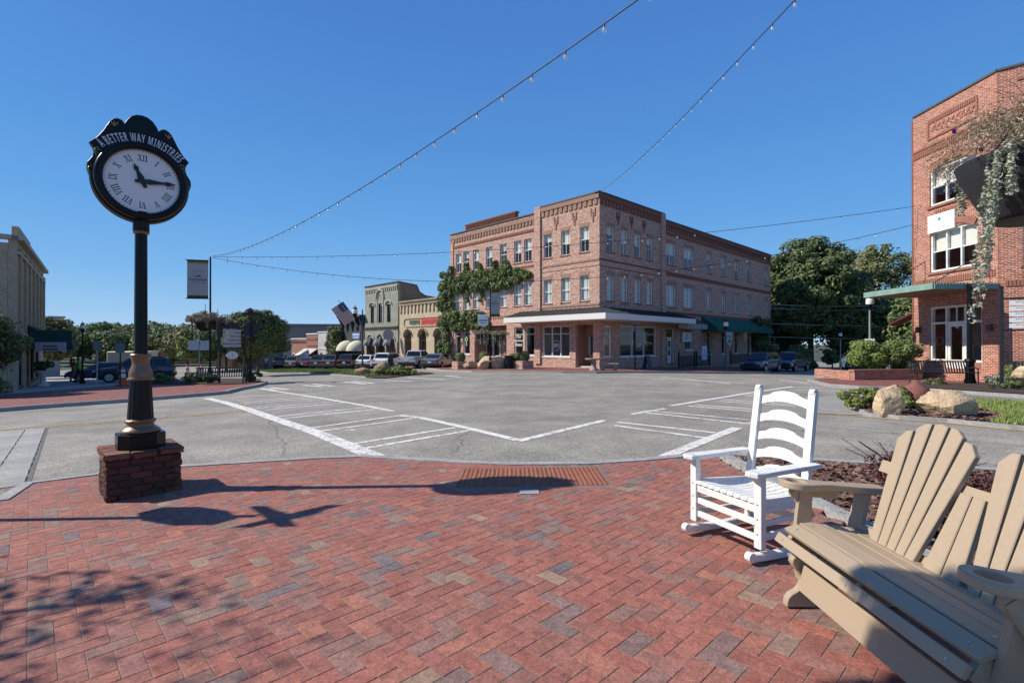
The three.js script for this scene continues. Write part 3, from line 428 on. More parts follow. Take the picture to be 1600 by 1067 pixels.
// ---------- tan two-seat glider ----------
{ const b = thing('glider_bench', 'tan two-seat plastic lumber glider with fan-shaped backs', 'bench', onPlaza(1.9, 2.29), -Math.PI / 2);
  const T = std([.46, .355, .24], { map: (() => { const g = tex(256, 256, (u, v) => { const k = 232 + (n4(u, v) - .5) * 18; return [cl(k), cl(k), cl(k)]; }); g.repeat.set(3, 3); return g; })(), bumpMap: bumpG, bumpScale: .0006, roughness: .55 });
  const L = 1.2, zf = .36; // zf: front edge; local z points to the sitter's front
  // seat: boards along the length, rolling over at the front
  for (const [z, y, w, rx] of [[.374, .37, .056, 1.05], [.3, .421, .078, .35], [.215, .437, .078, .06], [.13, .43, .078, -.08], [.045, .421, .078, -.1], [-.04, .41, .078, -.12]]) {
    const g = part('seat_slat', rbox(L, .026, w, .006, 0, y, z, rx), T, b); g.name = 'seat_slat'; stuff('fastener_heads', [-.53, 0, .53].map(x => place(new THREE.CylinderGeometry(.006, .006, .003, 8), x, y + .0135 * Math.cos(rx), z + .0135 * Math.sin(rx), rx)), steel, g); }
  for (const x of [-.57, 0, .57]) part('seat_support', place(ext(shapeOf([[-.12, .3], [.3, .3], [.35, .335], [.345, .35], [.31, .4], [.2, .42], [.05, .407], [-.12, .388]]), .03, .003), x - .015, 0, 0, 0, -Math.PI / 2).translate(.03, 0, 0), T, b);
  // fan backs
  for (const cx of [-.29, .29]) for (let i = -2; i <= 2; i++) {
    const h = [.63, .685, .7, .685, .63][i + 2], w0 = .052, w1 = .088, x0 = i * .056, x1 = i * .098, top = 6;
    const s = shapeOf([[x0 - w0 / 2, -.04], [x0 + w0 / 2, -.04], [x1 + w1 / 2 - .004, h - Math.max(0, i) * .022 - (i < 0 ? -.012 : .004)], [x1, h + .006], [x1 - w1 / 2 + .004, h - Math.max(0, -i) * .022 - (i > 0 ? -.012 : .004)]]);
    const m = part('back_slat', place(ext(s, .022, .004, 1), cx, .402, -.052, -.4), T, b); stuff('fastener_heads', [.03, .33, h - .12].map(y => { const x = x0 + (x1 - x0) * (y + .04) / (h + .04); return place(new THREE.CylinderGeometry(.006, .006, .003, 8).rotateX(Math.PI / 2).translate(x, y, .0235), cx, .402, -.052, -.4); }), steel, m); }
  part('back_rail', rbox(1.22, .07, .03, .004, 0, .77, -.235, -.4), T, b); part('back_rail', rbox(1.2, .08, .03, .004, 0, .41, -.085, -.4), T, b);
  for (const s of [-1, 1]) part('centre_slat', place(ext(shapeOf([[s * .003, -.03], [s * .1, -.03], [s * .062, .4], [s * .003, .4]]), .022, .004), 0, .402, -.06, -.4), T, b);
  for (const s of [-1, 1]) {
    // arm with a cup hole in its rounded end
    const sh = new THREE.Shape(); sh.moveTo(-.055, -.26); sh.lineTo(.045, -.26); sh.quadraticCurveTo(.06, -.1, .042, .06); sh.quadraticCurveTo(.05, .15, .085, .24); sh.absarc(0, .28, .088, -.2, Math.PI + .2, false); sh.quadraticCurveTo(-.05, .15, -.045, .06); sh.quadraticCurveTo(-.06, -.1, -.055, -.26); const ho = new THREE.Path(); ho.absarc(0, .28, .05, 0, Math.PI * 2, true); sh.holes.push(ho);
    part('armrest', place(ext(sh, .026, .006, 2, 24), s * .615, .66, .0, Math.PI / 2 - .09, -s * .1), T, b);
    part('arm_bracket', [bar([s * .63, .63, .27], [s * .63, .47, .17], .034, .05), bar([s * .63, .62, .29], [s * .63, .6, .02], .024, .045)], T, b);
    part('arm_support', bar([s * .625, .64, .2], [s * .6, .28, .26], .075, .03), T, b); part('arm_support', bar([s * .63, .64, -.14], [s * .61, .33, -.06], .08, .03), T, b);
    // scroll-shaped end frame
    const fr = new THREE.Shape(); fr.moveTo(.36, 0); fr.quadraticCurveTo(.365, .05, .325, .075); fr.quadraticCurveTo(.265, .1, .275, .16); fr.quadraticCurveTo(.29, .2, .315, .215); fr.absarc(.295, .25, .034, -.6, 1.6, false); fr.lineTo(-.24, .285); fr.quadraticCurveTo(-.3, .25, -.25, .2); fr.quadraticCurveTo(-.22, .13, -.29, .08); fr.quadraticCurveTo(-.34, .05, -.34, 0); fr.lineTo(-.2, 0); fr.quadraticCurveTo(-.16, .1, 0, .12); fr.quadraticCurveTo(.16, .1, .2, 0); fr.closePath();
    part('end_frame', place(ext(fr, .04, .004, 1, 12), s * .555 - .02, 0, 0, 0, -Math.PI / 2).translate(.04, 0, 0), T, b);
    part('swing_arm', [bar([s * .6, .26, .27], [s * .6, .13, .255], .02, .045), bar([s * .6, .26, -.2], [s * .6, .13, -.18], .02, .045)], T, b); stuff('bolt_heads', [cyl(.014, .014, .07, 12, s * .6, .25, .29, 0, 0, Math.PI / 2), cyl(.014, .014, .07, 12, s * .6, .25, -.2, 0, 0, Math.PI / 2)], steel, b);
  }
  part('front_stretcher', rbox(1.02, .14, .026, .004, 0, .175, .285, -.25), T, b); part('rear_stretcher', rbox(1.14, .14, .026, .004, 0, .18, -.24), T, b);
}
// a second rocker at the near end of the glider, mostly outside the picture
copy(chair, 'white rocking chair past the near arm of the glider, mostly out of view', onPlaza(2.02, 1.12), -1.7);
// ---------- plants of the near bed ----------
function barberry(x, D, r, n, label) { const t = shrub('barberry_bush', label, [x, D], r, r * .7, r, n, .017, [[.08, .02, .022], [.11, .028, .026], [.06, .018, .02], [.14, .045, .03]], { y: G(x, D) + .04, group: 'dark red barberries in the near bed', m: 26, mess: 2 });
  const sp = []; for (let i = 0; i < 14; i++) { const a = rnd() * 6.3, l = r * rr(1.1, 1.7); sp.push(tube([[0, .05, 0], [Math.cos(a) * l * .4, r * rr(.8, 1.1), Math.sin(a) * l * .4], [Math.cos(a) * l, r * rr(1.2, 1.75), Math.sin(a) * l]], .0035, 8, 4)); } part('twigs', sp, std([.11, .035, .03], { roughness: .9 }), t); return t; }
barberry(3.75, 4.75, .36, 5200, 'dark red barberry bush with a long arching spray behind the glider'); barberry(4.0, 4.15, .3, 4200, 'dark red barberry seen between the two fan backs of the glider'); barberry(3.35, 3.75, .26, 3200, 'dark red barberry low behind the fan back next to the rocking chair'); barberry(4.3, 5.4, .25, 2600, 'small dark red barberry near the kerb of the bed');
{ const t = thing('leafy_plant', 'low plant with broad bright green leaves behind the glider', 'plant', [2.95, G(2.95, 2.75) + .03, -2.75]); part('foliage', leafGeo(clumps(0, .16, 0, .16, .14, .2, 8, .08), 110, .055, LIME, { wide: .35, mess: 2 }), leafMat, t); part('stem', [0, 1, 2, 3, 4].map(i => rod([0, 0, 0], [rr(-.12, .12), .25, rr(-.14, .14)], .004, 5)), barkMat, t); }
// ---------- lamp post with a flower basket at the edge of the bed ----------
const basketTones = [[.36, .29, .19], [.42, .35, .24], [.28, .27, .15], [.32, .23, .17], [.46, .4, .31], [.24, .26, .11]], silver = [[.34, .37, .27], [.4, .42, .33], [.25, .3, .18], [.46, .47, .39]];
function basket(t, x, y, z, r, n, detail) { // bowl, flowers, trailing stems: parts of one hanging basket
  if (detail) part('bowl', place(lathe([[0, -.36], [.24, -.36], [.26, -.34], [.31, -.26], [.39, -.1], [.43, 0], [.41, 0], [.37, -.1], [.28, -.27], [0, -.3]].map(p => [p[0] * r / .42, p[1] * r / .38]), 32), x, y, z), blackMatte, t); else part('bowl', place(lathe([[.02, -r * .95], [r * .45, -r * .85], [r * .8, -r * .45], [r * .98, 0], [r * .92, 0], [r * .75, -r * .42], [.02, -r * .85]], 24), x, y, z), blackMatte, t);
  const bl = []; for (let i = 0; i < 44; i++) { const a = rnd() * 6.3, q = r * (detail ? 1.3 : 1.5) * Math.sqrt(rnd()); bl.push([x + Math.cos(a) * q, y + r * rr(.1, .75) * (1.25 - q / r / 2), z + Math.sin(a) * q, r * .3, r * .26, r * .3]); }
  part('foliage', leafGeo(bl, n, r * (detail ? .03 : .1), basketTones, { inner: .1, mess: 3, wide: .28 }), leafMat, t);
  const tr = []; for (let i = 0; i < (detail ? 7 : 10); i++) { const a = rnd() * 6.3, l = r * rr(.4, detail ? .9 : 2), X = x + Math.cos(a) * r, Z = z + Math.sin(a) * r; for (let k = 0; k < 9; k++) tr.push([X + Math.cos(a) * r * .1, y - l * k / 9, Z + Math.sin(a) * r * .1, r * .08, r * .12, r * .08]); }
  if (detail) for (let i = 0; i < 8; i++) { const X = x - .4 + rr(-.04, .04), Z = z + .12 + rr(-.05, .05), m = Math.round(rr(13, 24)); for (let k = 0; k < m; k++) tr.push([X - k * .006 + Math.sin(k * .9 + i) * .008, y - .03 - .0465 * k, Z + Math.cos(k * .7 + i) * .008, .02, .026, .02]); }
  stuff('trailing_stems', leafGeo(tr, detail ? 5200 : n * .35 | 0, r * (detail ? .026 : .1), silver, { inner: .2, mess: 2, wide: .6 }), leafMat, t);
  if (detail) { const st = []; for (let i = 0; i < 130; i++) { const a = rnd() * 6.3, l = r * rr(.7, 1.55); st.push(tube([[x, y, z], [x + Math.cos(a) * l * .5, y + r * rr(.3, .9), z + Math.sin(a) * l * .5], [x + Math.cos(a) * l, y + r * rr(-.2, .95), z + Math.sin(a) * l]], .0016, 5, 3)); } part('stems', st, std([.2, .15, .1], { roughness: .9 }), t);
    const pm = std([.13, .02, .24], { roughness: .7 }); for (let i = 0; i < 16; i++) { const fl = []; const a = rnd() * 6.3, l = r * rr(.5, 1.1), X = x + Math.cos(a) * l, Y = y + r * rr(-.25, .75), Z = z + Math.sin(a) * l; for (let k = 0; k < 5; k++) { const f = k * 1.257; fl.push(place(new THREE.CircleGeometry(.011, 6).scale(1, .8, 1), X + Math.cos(f) * .009, Y + Math.sin(f) * .009, Z, rr(-.4, .4), rr(-.4, .4))); } part('purple_flower', fl, pm, t); } }
}
function nearLamp(label, x, D, ax, az, ah = 3.36) { // fluted post, scroll arm, hung basket further along the arm
  const t = thing('lamp_post', label, 'lamp post', [x, G(x, D) + PT, -D]);
  part('pole', lathe([[.16, 0], [.16, .12], [.11, .2], [.1, .7], [.075, .78], [.065, 1], [.05, 4.4], [.05, 4.6]], 20), black, t);
  part('lantern', [lathe([[.05, 4.6], [.12, 4.66], [.16, 4.95], [.1, 5.15], [.02, 5.25]], 16)], std([.6, .6, .58], { roughness: .3 }), t);
  part('arm', [rod([0, ah, 0], [ax * 1.08, ah, az * 1.08], .03, 10), ball(.05, ax * 1.12, ah, az * 1.12), ...[.35, .75].map(k => new THREE.TorusGeometry(.07, .012, 8, 24).rotateY(Math.atan2(-az, ax)).translate(ax * k, ah - .09, az * k))], black, t);
  return t;
}
nearLamp('black lamp post with scroll arm rising from the bed behind the rockers', 4.12, 3.1, -.69, -.1);
{ const h = thing('hanging_basket', 'large hanging basket of dry flowers and silver trailing foliage in front of brick building', 'flower basket', [3.42, 0, -3.24]);
  basket(h, 0, 2.7, 0, .42, 6500, true); part('hanger', [-1, 0, 1].map(k => tube([[k * .34, 2.7, k ? 0 : .34], [k * .12, 3.0, k ? 0 : .12], [.02, 3.28, 0]], .006, 8, 5)), blackMatte, h); }
// ---------- things beside the camera whose shadows fall into the picture ----------
{ const t = nearLamp('black lamp post outside the picture beside the plaza', -3.75, 1.55, .78, -.1, 4.5); const h = thing('hanging_basket', 'full round hanging basket outside the picture that shades the glider', 'flower basket', [-2.95, 0, -1.74]);
  basket(h, 0, 4.1, 0, .46, 18000, false); part('hanger', rod([0, 4.1, 0], [0, 4.5, 0], .01), blackMatte, h); }
function stopSign(label, x, D, y, turn, h, back) { const t = thing('stop_sign', label, 'traffic sign', [x, y, -D], turn); const o = []; for (let i = 0; i < 8; i++) { const a = Math.PI / 8 + i * Math.PI / 4; o.push([Math.cos(a) * .405, Math.sin(a) * .405]); }
  part('post', [lathe([[.12, 0], [.12, .08], [.075, .14], [.065, .55], [.05, .62], [.042, 1], [.04, h + .62], [0, h + .64]], 14)], black, t);
  part('backing', ext(shapeOf(o), .03, .004).translate(0, h, .045), blackMatte, t); part('sign_face', place(new THREE.ShapeGeometry(shapeOf(o.map(p => [p[0] * .97, p[1] * .97]))), 0, h, .081), std([.5, .02, .03], { roughness: .5 }), t);
  const np = (a) => place(ext(shapeOf([[-.42, -.09], [.42, -.09], [.42, .05], [.2, .07], [.12, .12], [0, .14], [-.12, .12], [-.2, .07], [-.42, .05]]), .02, .003), 0, h + .78, -.01, 0, a);
  part('street_name_blade', np(0), blackMatte, t); part('street_name_blade', np(Math.PI / 2).translate(0, .17, 0), blackMatte, t); return t; }
stopSign('black backed stop sign outside the picture that throws an octagon shadow', -6.05, 4.72, G(-6, 4.7) + PT, GRID - Math.PI / 2 + Math.PI, 2.62);
tree('street_tree', 'sparse leafy street tree outside the picture casting dappled shade', [-9.2, 2.6], { h: 6.3, rx: 2.5, ry: 1.7, rz: 1.3, m: 18, r: .24, n: 1500, leaf: .06, tr: .09, fill: .3, limbs: 14 });
// ---------- buildings ----------
const paneGeo = {}, winCache = {};
const blindMat = std([.62, .62, .57], { roughness: .9 }), curtainMat = std([.5, .53, .5], { roughness: .95 });
// double-hung window filling a hole w by h; front of the wall is z = 0, x centred, y from 0
function windowParts(w, h, o = {}) {
  const key = [w.toFixed(2), h.toFixed(2), o.cols ?? 2, o.rail ?? 1, o.mull ?? 1, o.fat ?? ''].join();
  return winCache[key] ??= (() => { const f = o.fat ?? .06, fr = [box(f, h, .12, -w / 2 + f / 2, h / 2, -.13), box(f, h, .12, w / 2 - f / 2, h / 2, -.13), box(w - f * 2, f, .12, 0, h - f / 2, -.13), box(w - f * 2, f, .12, 0, f / 2, -.13)], sash = [], M = o.mull ?? 1, bw = (w - f * 2) / M;
    for (let m = 1; m < M; m++) fr.push(box(.08, h - f * 2, .11, -w / 2 + f + bw * m, h / 2, -.131));
    for (let m = 0; m < M; m++) { const x = -w / 2 + f + bw * (m + .5); if (o.rail !== 0) sash.push(box(bw - .004, .055, .06, x, h * (o.railAt ?? .5), -.12)); for (let c = 1; c < (o.cols ?? 2); c++) sash.push(box(.028, h - f * 2 - .01, .03, x - bw / 2 + bw * c / (o.cols ?? 2), h / 2, -.125)); }
    return { frame: merge(fr), sash: sash.length ? merge(sash) : null, pane: new THREE.PlaneGeometry(w - f, h - f).translate(0, h / 2, -.135), sill: box(w + .16, .09, .2, 0, -.046, -.055) }; })();
}
let winN = 0;
function addWindow(parent, x, y, z, ry, w, h, o = {}) {
  const g = sub('window', parent, x, y, z, ry), p = windowParts(w, h, o), fm = o.frameMat ?? whiteTrim;
  part('frame', p.frame, fm, g); if (p.sash) part('sash', p.sash, fm, g); part('pane', p.pane, glass, g); if (o.sill !== 0) part('sill', p.sill, o.sillMat ?? brickTrim, g);
  const k = o.blind ?? [.5, .95, .3, 1, .55, .95][winN++ % 6]; if (k > 0) part('blind', [...Array(k > .9 ? 1 : 1)].map(() => box(w - .1, (h - .1) * k, .02, 0, h - .05 - (h - .1) * k / 2, -.26)), k > .9 ? curtainMat : blindMat, g);
  return g;
}
// wall with openings: outline in metres, holes [x0, x1, y0, y1]; the outer face is z = 0
function wallGeo(pts, holes, t = .34, arches = []) {
  const s = shapeOf(pts); for (const [a, b, c, d] of holes) { const p = new THREE.Path(); p.moveTo(a, c); p.lineTo(a, d); p.lineTo(b, d); p.lineTo(b, c); p.closePath(); s.holes.push(p); }
  for (const [cx, w, c, spring] of arches) { const p = new THREE.Path(); p.moveTo(cx - w / 2, c); p.lineTo(cx - w / 2, spring); p.absarc(cx, spring, w / 2, Math.PI, 0, true); p.lineTo(cx + w / 2, c); p.closePath(); s.holes.push(p); }
  return new THREE.ExtrudeGeometry(s, { depth: t, bevelEnabled: false, curveSegments: 10 }).translate(0, 0, -t);
}
const LW = -Math.PI / 2; // turn of a left-hand wall
const onL = g => g.rotateY(LW);
{ const C = [6.7, 38.5], Y = -.4, b = thing('corner_brick_building', 'three-storey pinkish brick corner building with a metal awning around its corner', 'building', [C[0], 0, -C[1]], GRID);
  const up = [8.7, 10.7], mid = [4.87, 6.87];
  // left front: the coordinate runs to the right, 0 at the corner
  const L3 = [17.97, 16.74, 15.22, 13.27, 11.29, 9.39, 8.13].map(s => -s + .44), LC = [-5.34, -3.4, -1.46];
  const lh = []; for (const x of L3) for (const r of [up, mid]) lh.push([x - .46, x + .46, ...r]); for (const x of LC) for (const r of [up, mid]) lh.push([x - .46, x + .46, ...r]);
  const shopL = [[-9.39, -8.27, .48, 2.98], [-7.99, -6.87, .48, 2.98], [-16.74, -15.73, .45, 2.9], [-18.06, -17.17, .45, 2.9], [-5.93, -2.94, .43, 2.97]];
  part('front_wall', onL(wallGeo([[-18.9, Y - .6], [-18.9, 12.7], [-6.1, 12.7], [-6.1, 13.1], [-.34, 13.1], [-.34, Y - .6]], [...lh, ...shopL, [-14.99, -10.4, Y, 3.2], [-2.35, -.62, Y, 3.0]])), brickMain, b);
  for (const x of L3) for (const [i, r] of [up, mid].entries()) addWindow(b, 0, r[0], x, LW, .92, 2); for (const x of LC) for (const r of [up, mid]) addWindow(b, 0, r[0], x, LW, .92, 2);
  const shop = (x0, x1, y0, y1, ry, px, pz, o) => addWindow(b, px, y0, pz, ry, x1 - x0, y1 - y0, { rail: 1, railAt: .74, cols: 1, blind: 0, fat: .085, sillMat: whiteTrim, ...o });
  for (const q of shopL) shop(...q, LW, 0, (q[0] + q[1]) / 2, q[1] - q[0] > 2 ? { mull: 3 } : {});
  // recessed double door and the corner entrance
  const rec = (x0, x1, d, top) => [box(.1, top - Y, d, 0, 0, 0)];
  part('entrance_recess', onL(merge([box(.9, 3.7, .1, -12.4, 1.4, -1.6), box(.65, 3.7, .1, -10.72, 1.4, -1.6), box(4.6, .25, .1, -12.7, 3.12, -1.602), box(.9, .8, .1, -11.5, .1, -1.6), box(.1, 3.7, 1.3, -15.05, 1.4, -.98), box(.1, 3.7, 1.3, -10.35, 1.4, -.98), box(4.6, .1, 1.3, -12.7, 3.26, -.98), box(4.6, .1, 1.3, -12.7, -.32, -.98)])), brickTrimLight, b);
  const dbl = (x, z, ry, w, h, px, pz, n = 2) => { const g = sub('door', b, px, -.27, pz, ry); const lw = w / n, fr = [], gl = []; for (let i = 0; i < n; i++) { const c = (i - (n - 1) / 2) * lw; fr.push(box(.1, h, .06, c - lw / 2 + .05, h / 2, 0), box(.1, h, .06, c + lw / 2 - .055, h / 2, 0), box(lw - .2, .12, .06, c, h - .06, 0), box(lw - .2, .62, .06, c, .31, 0)); gl.push(new THREE.PlaneGeometry(lw - .2, h - .74).translate(c, .62 + (h - .74) / 2, .002)); }
    part('leaf', fr, std([.6, .61, .62], { roughness: .5 }), g); part('pane', gl, glass, g); part('handle', [rod([-.06, 1, .05], [-.06, 1.35, .05], .015), rod([.06, 1, .05], [.06, 1.35, .05], .015)], steel, g); };
  dbl(0, 0, LW, 2.1, 2.35, 1.5, -13.9); addWindow(b, 1.5, 2.2, -13.9, LW, 2.1, .8, { rail: 0, blind: 0, sill: 0 }); addWindow(b, 1.45, .5, -11.5, LW, .9, 2.4, { rail: 0, cols: 1, blind: 0, sill: 0 });
  part('corner_recess', onL(merge([box(.35, 3.8, .1, -2.32, 1.4, -1.5), box(.12, 3.8, .1, -1.49, 1.4, -1.5), box(.28, 3.8, .1, -.43, 1.4, -1.5), box(2.2, .9, .1, -1.4, 2.6, -1.502), box(.6, .9, .1, -1.85, .05, -1.5), box(.1, 3.8, 1.2, -2.4, 1.4, -.95), box(2.0, .1, 1.2, -1.45, 3.06, -.95)])), brickTrimLight, b);
  addWindow(b, 1.4, .5, -1.85, LW, .6, 2.4, { rail: 1, railAt: .75, cols: 1, blind: 0 }); dbl(0, 0, LW, .85, 2.3, 1.42, -1.0, 1);
  // right front
  const R3 = [[1.45, .95], [3.4, .95], [5.33, .95], [7.25, .95], [10.8, 1.94], [14.3, 1.94], [18.68, .98], [22.1, 1.0], [25.5, 1.0], [29, 1.0], [34.3, 1.0]], rh = []; for (const [x, w] of R3) for (const r of [up, mid]) rh.push([x - w / 2, x + w / 2, ...r]);
  const shopR = [[.53, 1.57, .48, 2.9], [2.71, 8.32, .45, 2.96], [13.56, 15.05, .88, 2.94], [18.2, 19.2, .4, 2.8], [21.6, 22.6, .4, 2.8], [25, 26, .4, 2.8], [28.5, 29.5, .4, 2.8], [33.8, 34.8, .4, 2.8]];
  part('side_wall', wallGeo([[0, Y - 2], [0, 13.1], [9.76, 13.1], [9.76, 12.6], [35.8, 12.6], [35.8, Y - 2]], [...rh, ...shopR, [9.95, 11.6, Y, 2.95]]), brickMain, b);
  for (const [x, w] of R3) for (const r of [up, mid]) addWindow(b, x, r[0], 0, 0, w, 2, w > 1.5 ? { mull: 2 } : {});
  for (const q of shopR) shop(...q, 0, (q[0] + q[1]) / 2, 0, q[1] - q[0] > 4 ? { mull: 3, cols: 1 } : q[1] - q[0] > 1.3 ? { cols: 2, rail: 1 } : { cols: 1 });
  { const g = sub('door', b, 10.78, -.27, -.15, 0); part('leaf', [box(.12, 2.2, .06, -.3, 1.1, 0), box(.12, 2.2, .06, .3, 1.1, 0), box(.5, .14, .06, 0, 2.13, 0), box(.5, .7, .06, 0, .35, 0), box(.1, 3.1, .1, -.75, 1.55, .0), box(.1, 3.1, .1, .75, 1.55, 0), box(1.4, .1, .1, 0, 2.3, 0), box(1.4, .1, .1, 0, 3.15, 0)], white, g); part('pane', [new THREE.PlaneGeometry(1.4, 3).translate(0, 1.5, -.02)], glass, g); part('notice', box(.2, .28, .01, 0, 1.35, .01), white, g); }
  // courses, cornices, pilasters
  const band = (x0, x1, y, h, d, left) => { const g = box(x1 - x0, h, d, (x0 + x1) / 2, y, d / 2 - .01); return left ? onL(g) : g; };
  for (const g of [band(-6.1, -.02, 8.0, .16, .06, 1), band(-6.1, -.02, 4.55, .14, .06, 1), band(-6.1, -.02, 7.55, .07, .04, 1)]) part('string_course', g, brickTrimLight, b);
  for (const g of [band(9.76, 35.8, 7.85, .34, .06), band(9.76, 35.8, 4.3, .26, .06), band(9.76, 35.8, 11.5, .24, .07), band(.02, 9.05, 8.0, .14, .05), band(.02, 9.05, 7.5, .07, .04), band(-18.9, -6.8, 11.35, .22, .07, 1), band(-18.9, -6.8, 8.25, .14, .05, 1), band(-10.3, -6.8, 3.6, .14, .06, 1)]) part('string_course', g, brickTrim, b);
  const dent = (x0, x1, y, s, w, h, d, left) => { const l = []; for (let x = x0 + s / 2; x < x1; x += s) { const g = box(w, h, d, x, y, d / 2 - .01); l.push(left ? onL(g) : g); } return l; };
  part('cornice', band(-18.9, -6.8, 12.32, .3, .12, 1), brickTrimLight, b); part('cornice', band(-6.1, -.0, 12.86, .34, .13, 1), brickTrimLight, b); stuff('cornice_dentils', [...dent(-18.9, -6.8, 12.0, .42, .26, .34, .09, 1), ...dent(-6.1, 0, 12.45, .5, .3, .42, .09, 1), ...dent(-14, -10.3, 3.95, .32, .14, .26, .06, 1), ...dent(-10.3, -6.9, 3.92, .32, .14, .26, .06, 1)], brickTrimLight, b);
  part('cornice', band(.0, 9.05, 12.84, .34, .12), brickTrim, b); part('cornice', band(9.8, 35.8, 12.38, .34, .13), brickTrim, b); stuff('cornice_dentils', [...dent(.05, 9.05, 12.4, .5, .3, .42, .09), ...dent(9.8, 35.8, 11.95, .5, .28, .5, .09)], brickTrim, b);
  part('coping', [onL(box(5.9, .1, .5, -3.05, 13.15, -.15)), onL(box(12.3, .1, .5, -12.75, 12.75, -.15)), box(9.9, .1, .5, 4.75, 13.153, -.15), box(26.0, .1, .5, 22.8, 12.65, -.15)], std([.07, .06, .055], { roughness: .6 }), b);
  part('stepped_parapet', [onL(box(7.2, .5, .34, -12.8, 13.05, -.17)), onL(box(7.4, .1, .45, -12.8, 13.35, -.17)), ...[0, 1, 2, 3].map(i => onL(box(7.2, .04, .06, -12.8, 12.88 + i * .12, .02)))], brickTrim, b);
  part('pilaster', onL(box(.68, 13.4, .16, -6.44, 6.5, .06)), brickMain, b); part('pilaster', box(.68, 13.6, .16, 9.4, 6.3, .06), brickMain, b); part('pilaster', onL(box(.5, 13, .08, -18.62, 6, .03)), brickMain, b);
  const horn = (x, left) => { const l = [box(.1, .5, .07, x - .17, 11.75, .025), box(.1, .5, .07, x + .17, 11.75, .025), box(.42, .1, .07, x, 11.46, .026), box(.1, .5, .07, x, 11.2, .024), box(.12, .12, .08, x, 11.62, .03)]; return left ? l.map(onL) : l; };
  for (const x of [-4.4, -2.45, -.6]) part('brick_ornament', horn(x, 1), brickTrimLight, b); for (const x of [2.45, 4.4, 6.3]) part('brick_ornament', horn(x), brickTrim, b);
  const lint = (x, w, y) => ext(shapeOf([[x - w / 2, y], [x - w / 2 - .1, y + .3], [x + w / 2 + .1, y + .3], [x + w / 2, y]]), .03).translate(0, 0, -.01);
  for (const x of LC) for (const y of [10.7, 6.87]) part('lintel', onL(lint(x, .95, y)), brickTrimLight, b); for (const [x, w] of R3) for (const y of [10.7, 6.87]) part('lintel', lint(x, w, y), brickTrimLight, b);
  // roof, floors and rear walls
  part('roof', box(35.2, .2, 18.2, 17.9, 11.9, -9.5), darkIn, b); part('floor', box(35.2, .2, 18.2, 17.9, 3.95, -9.5), darkIn, b); part('floor', box(35.2, .2, 18.2, 17.9, 7.9, -9.5), darkIn, b); part('ground_floor', box(35.2, .3, 18.2, 17.9, -.42, -9.5), darkIn, b);
  part('rear_wall', [box(.3, 14.5, 18.2, 35.64, 5, -9.5), box(35.2, 14.5, .3, 17.9, 5, -18.75)], brickTrimLight, b);
  part('inner_wall', [box(35, 3.9, .1, 17.9, 1.8, -6.5), box(.1, 8, 18, 3.6, 8, -9.2), box(35, 8, .1, 18, 8, -3)], std([.5, .47, .42], { roughness: .95 }), b);
  // standing-seam awning round the corner
  const out = 2, y0 = 3.72, y1 = 4.32, roof = new THREE.BufferGeometry();
  const A = [-.03, y1, -8.5], B = [-.03, y1, .03], Cc = [11.5, y1, .03], D = [-out, y0, -8.6], E = [-out, y0, out], F = [11.6, y0, out];
  roof.setAttribute('position', new THREE.Float32BufferAttribute([...A, ...D, ...E, ...A, ...E, ...B, ...B, ...E, ...F, ...B, ...F, ...Cc], 3)); roof.computeVertexNormals(); roof.setAttribute('uv', new THREE.Float32BufferAttribute(new Float32Array(24), 2));
  const seams = []; for (let i = 0; i <= 22; i++) { const z = -8.55 + i * .48; const t = Math.max(0, z) / out; if (z < out) seams.push(bar([-out + .02, y0 + .02, z], [-.03 - t * out * .98, y1 + .02 - (y1 - y0) * t, z], .03, .04)); } for (let i = 0; i <= 28; i++) { const x = -out + i * .48, t = Math.max(0, -x) / out; seams.push(bar([x, y0 + .02, out - .02], [x, y1 + .02 - (y1 - y0) * t, .03 + t * out * .98], .03, .04)); }
  const aw = part('awning_roof', roof, std([.06, .062, .062], { roughness: .45, metalness: .3 }), b); part('seam', seams, std([.05, .052, .052], { roughness: .45, metalness: .3 }), aw);
  part('awning_fascia', [box(.06, .42, 10.6, -out, 3.5, -3.3), box(13.6, .42, .06, 4.8, 3.5, out), box(2, .06, 10.6, -1.02, 3.3, -3.32), box(13.5, .06, 2, 4.8, 3.304, 1.02), box(2, .42, .06, -1.02, 3.5, -8.58), box(.06, .42, 2, 11.55, 3.5, 1.02)], whiteTrim, b);
  // striped and green awnings
  const aw2 = (x0, x1, yt, yb, d, drop, m, name, lbl) => { const s = shapeOf([[0, yt], [d, yb], [d, yb - drop], [d - .02, yb - drop], [d - .02, yb - .02], [0, yt - .04]]); const g = place(ext(s, x1 - x0), x1, 0, 0, 0, -Math.PI / 2).translate(0, 0, 0); return part(name, [g, ...[x0 + .005, x1 - .005].map(x => place(new THREE.ShapeGeometry(shapeOf([[0, yt - .04], [d - .02, yb], [d - .02, yb - drop], [0, yb - drop]])), x, 0, 0, 0, -Math.PI / 2))], m, b); };
  aw2(16.9, 31.9, 4.25, 3.0, 1.7, .3, std([.0, .085, .055], { roughness: .8 }), 'green_awning');
  const st = tex(64, 8, u => (u * 8 % 1) < .5 ? [28, 28, 30] : [205, 205, 195], [1, 1]);
  { const m = std([1, 1, 1], { roughness: .85, map: st }); const g = new THREE.PlaneGeometry(5.6, .45); g.attributes.uv.array.forEach((v, i, a) => { if (i % 2 === 0) a[i] = v * 2.6; }); part('awning_valance', [place(g, 12.6, 3.1, 1.32)], m, b); }
  aw2(9.85, 15.4, 4.1, 3.32, 1.3, .02, std([.05, .05, .052], { roughness: .8 }), 'striped_awning');
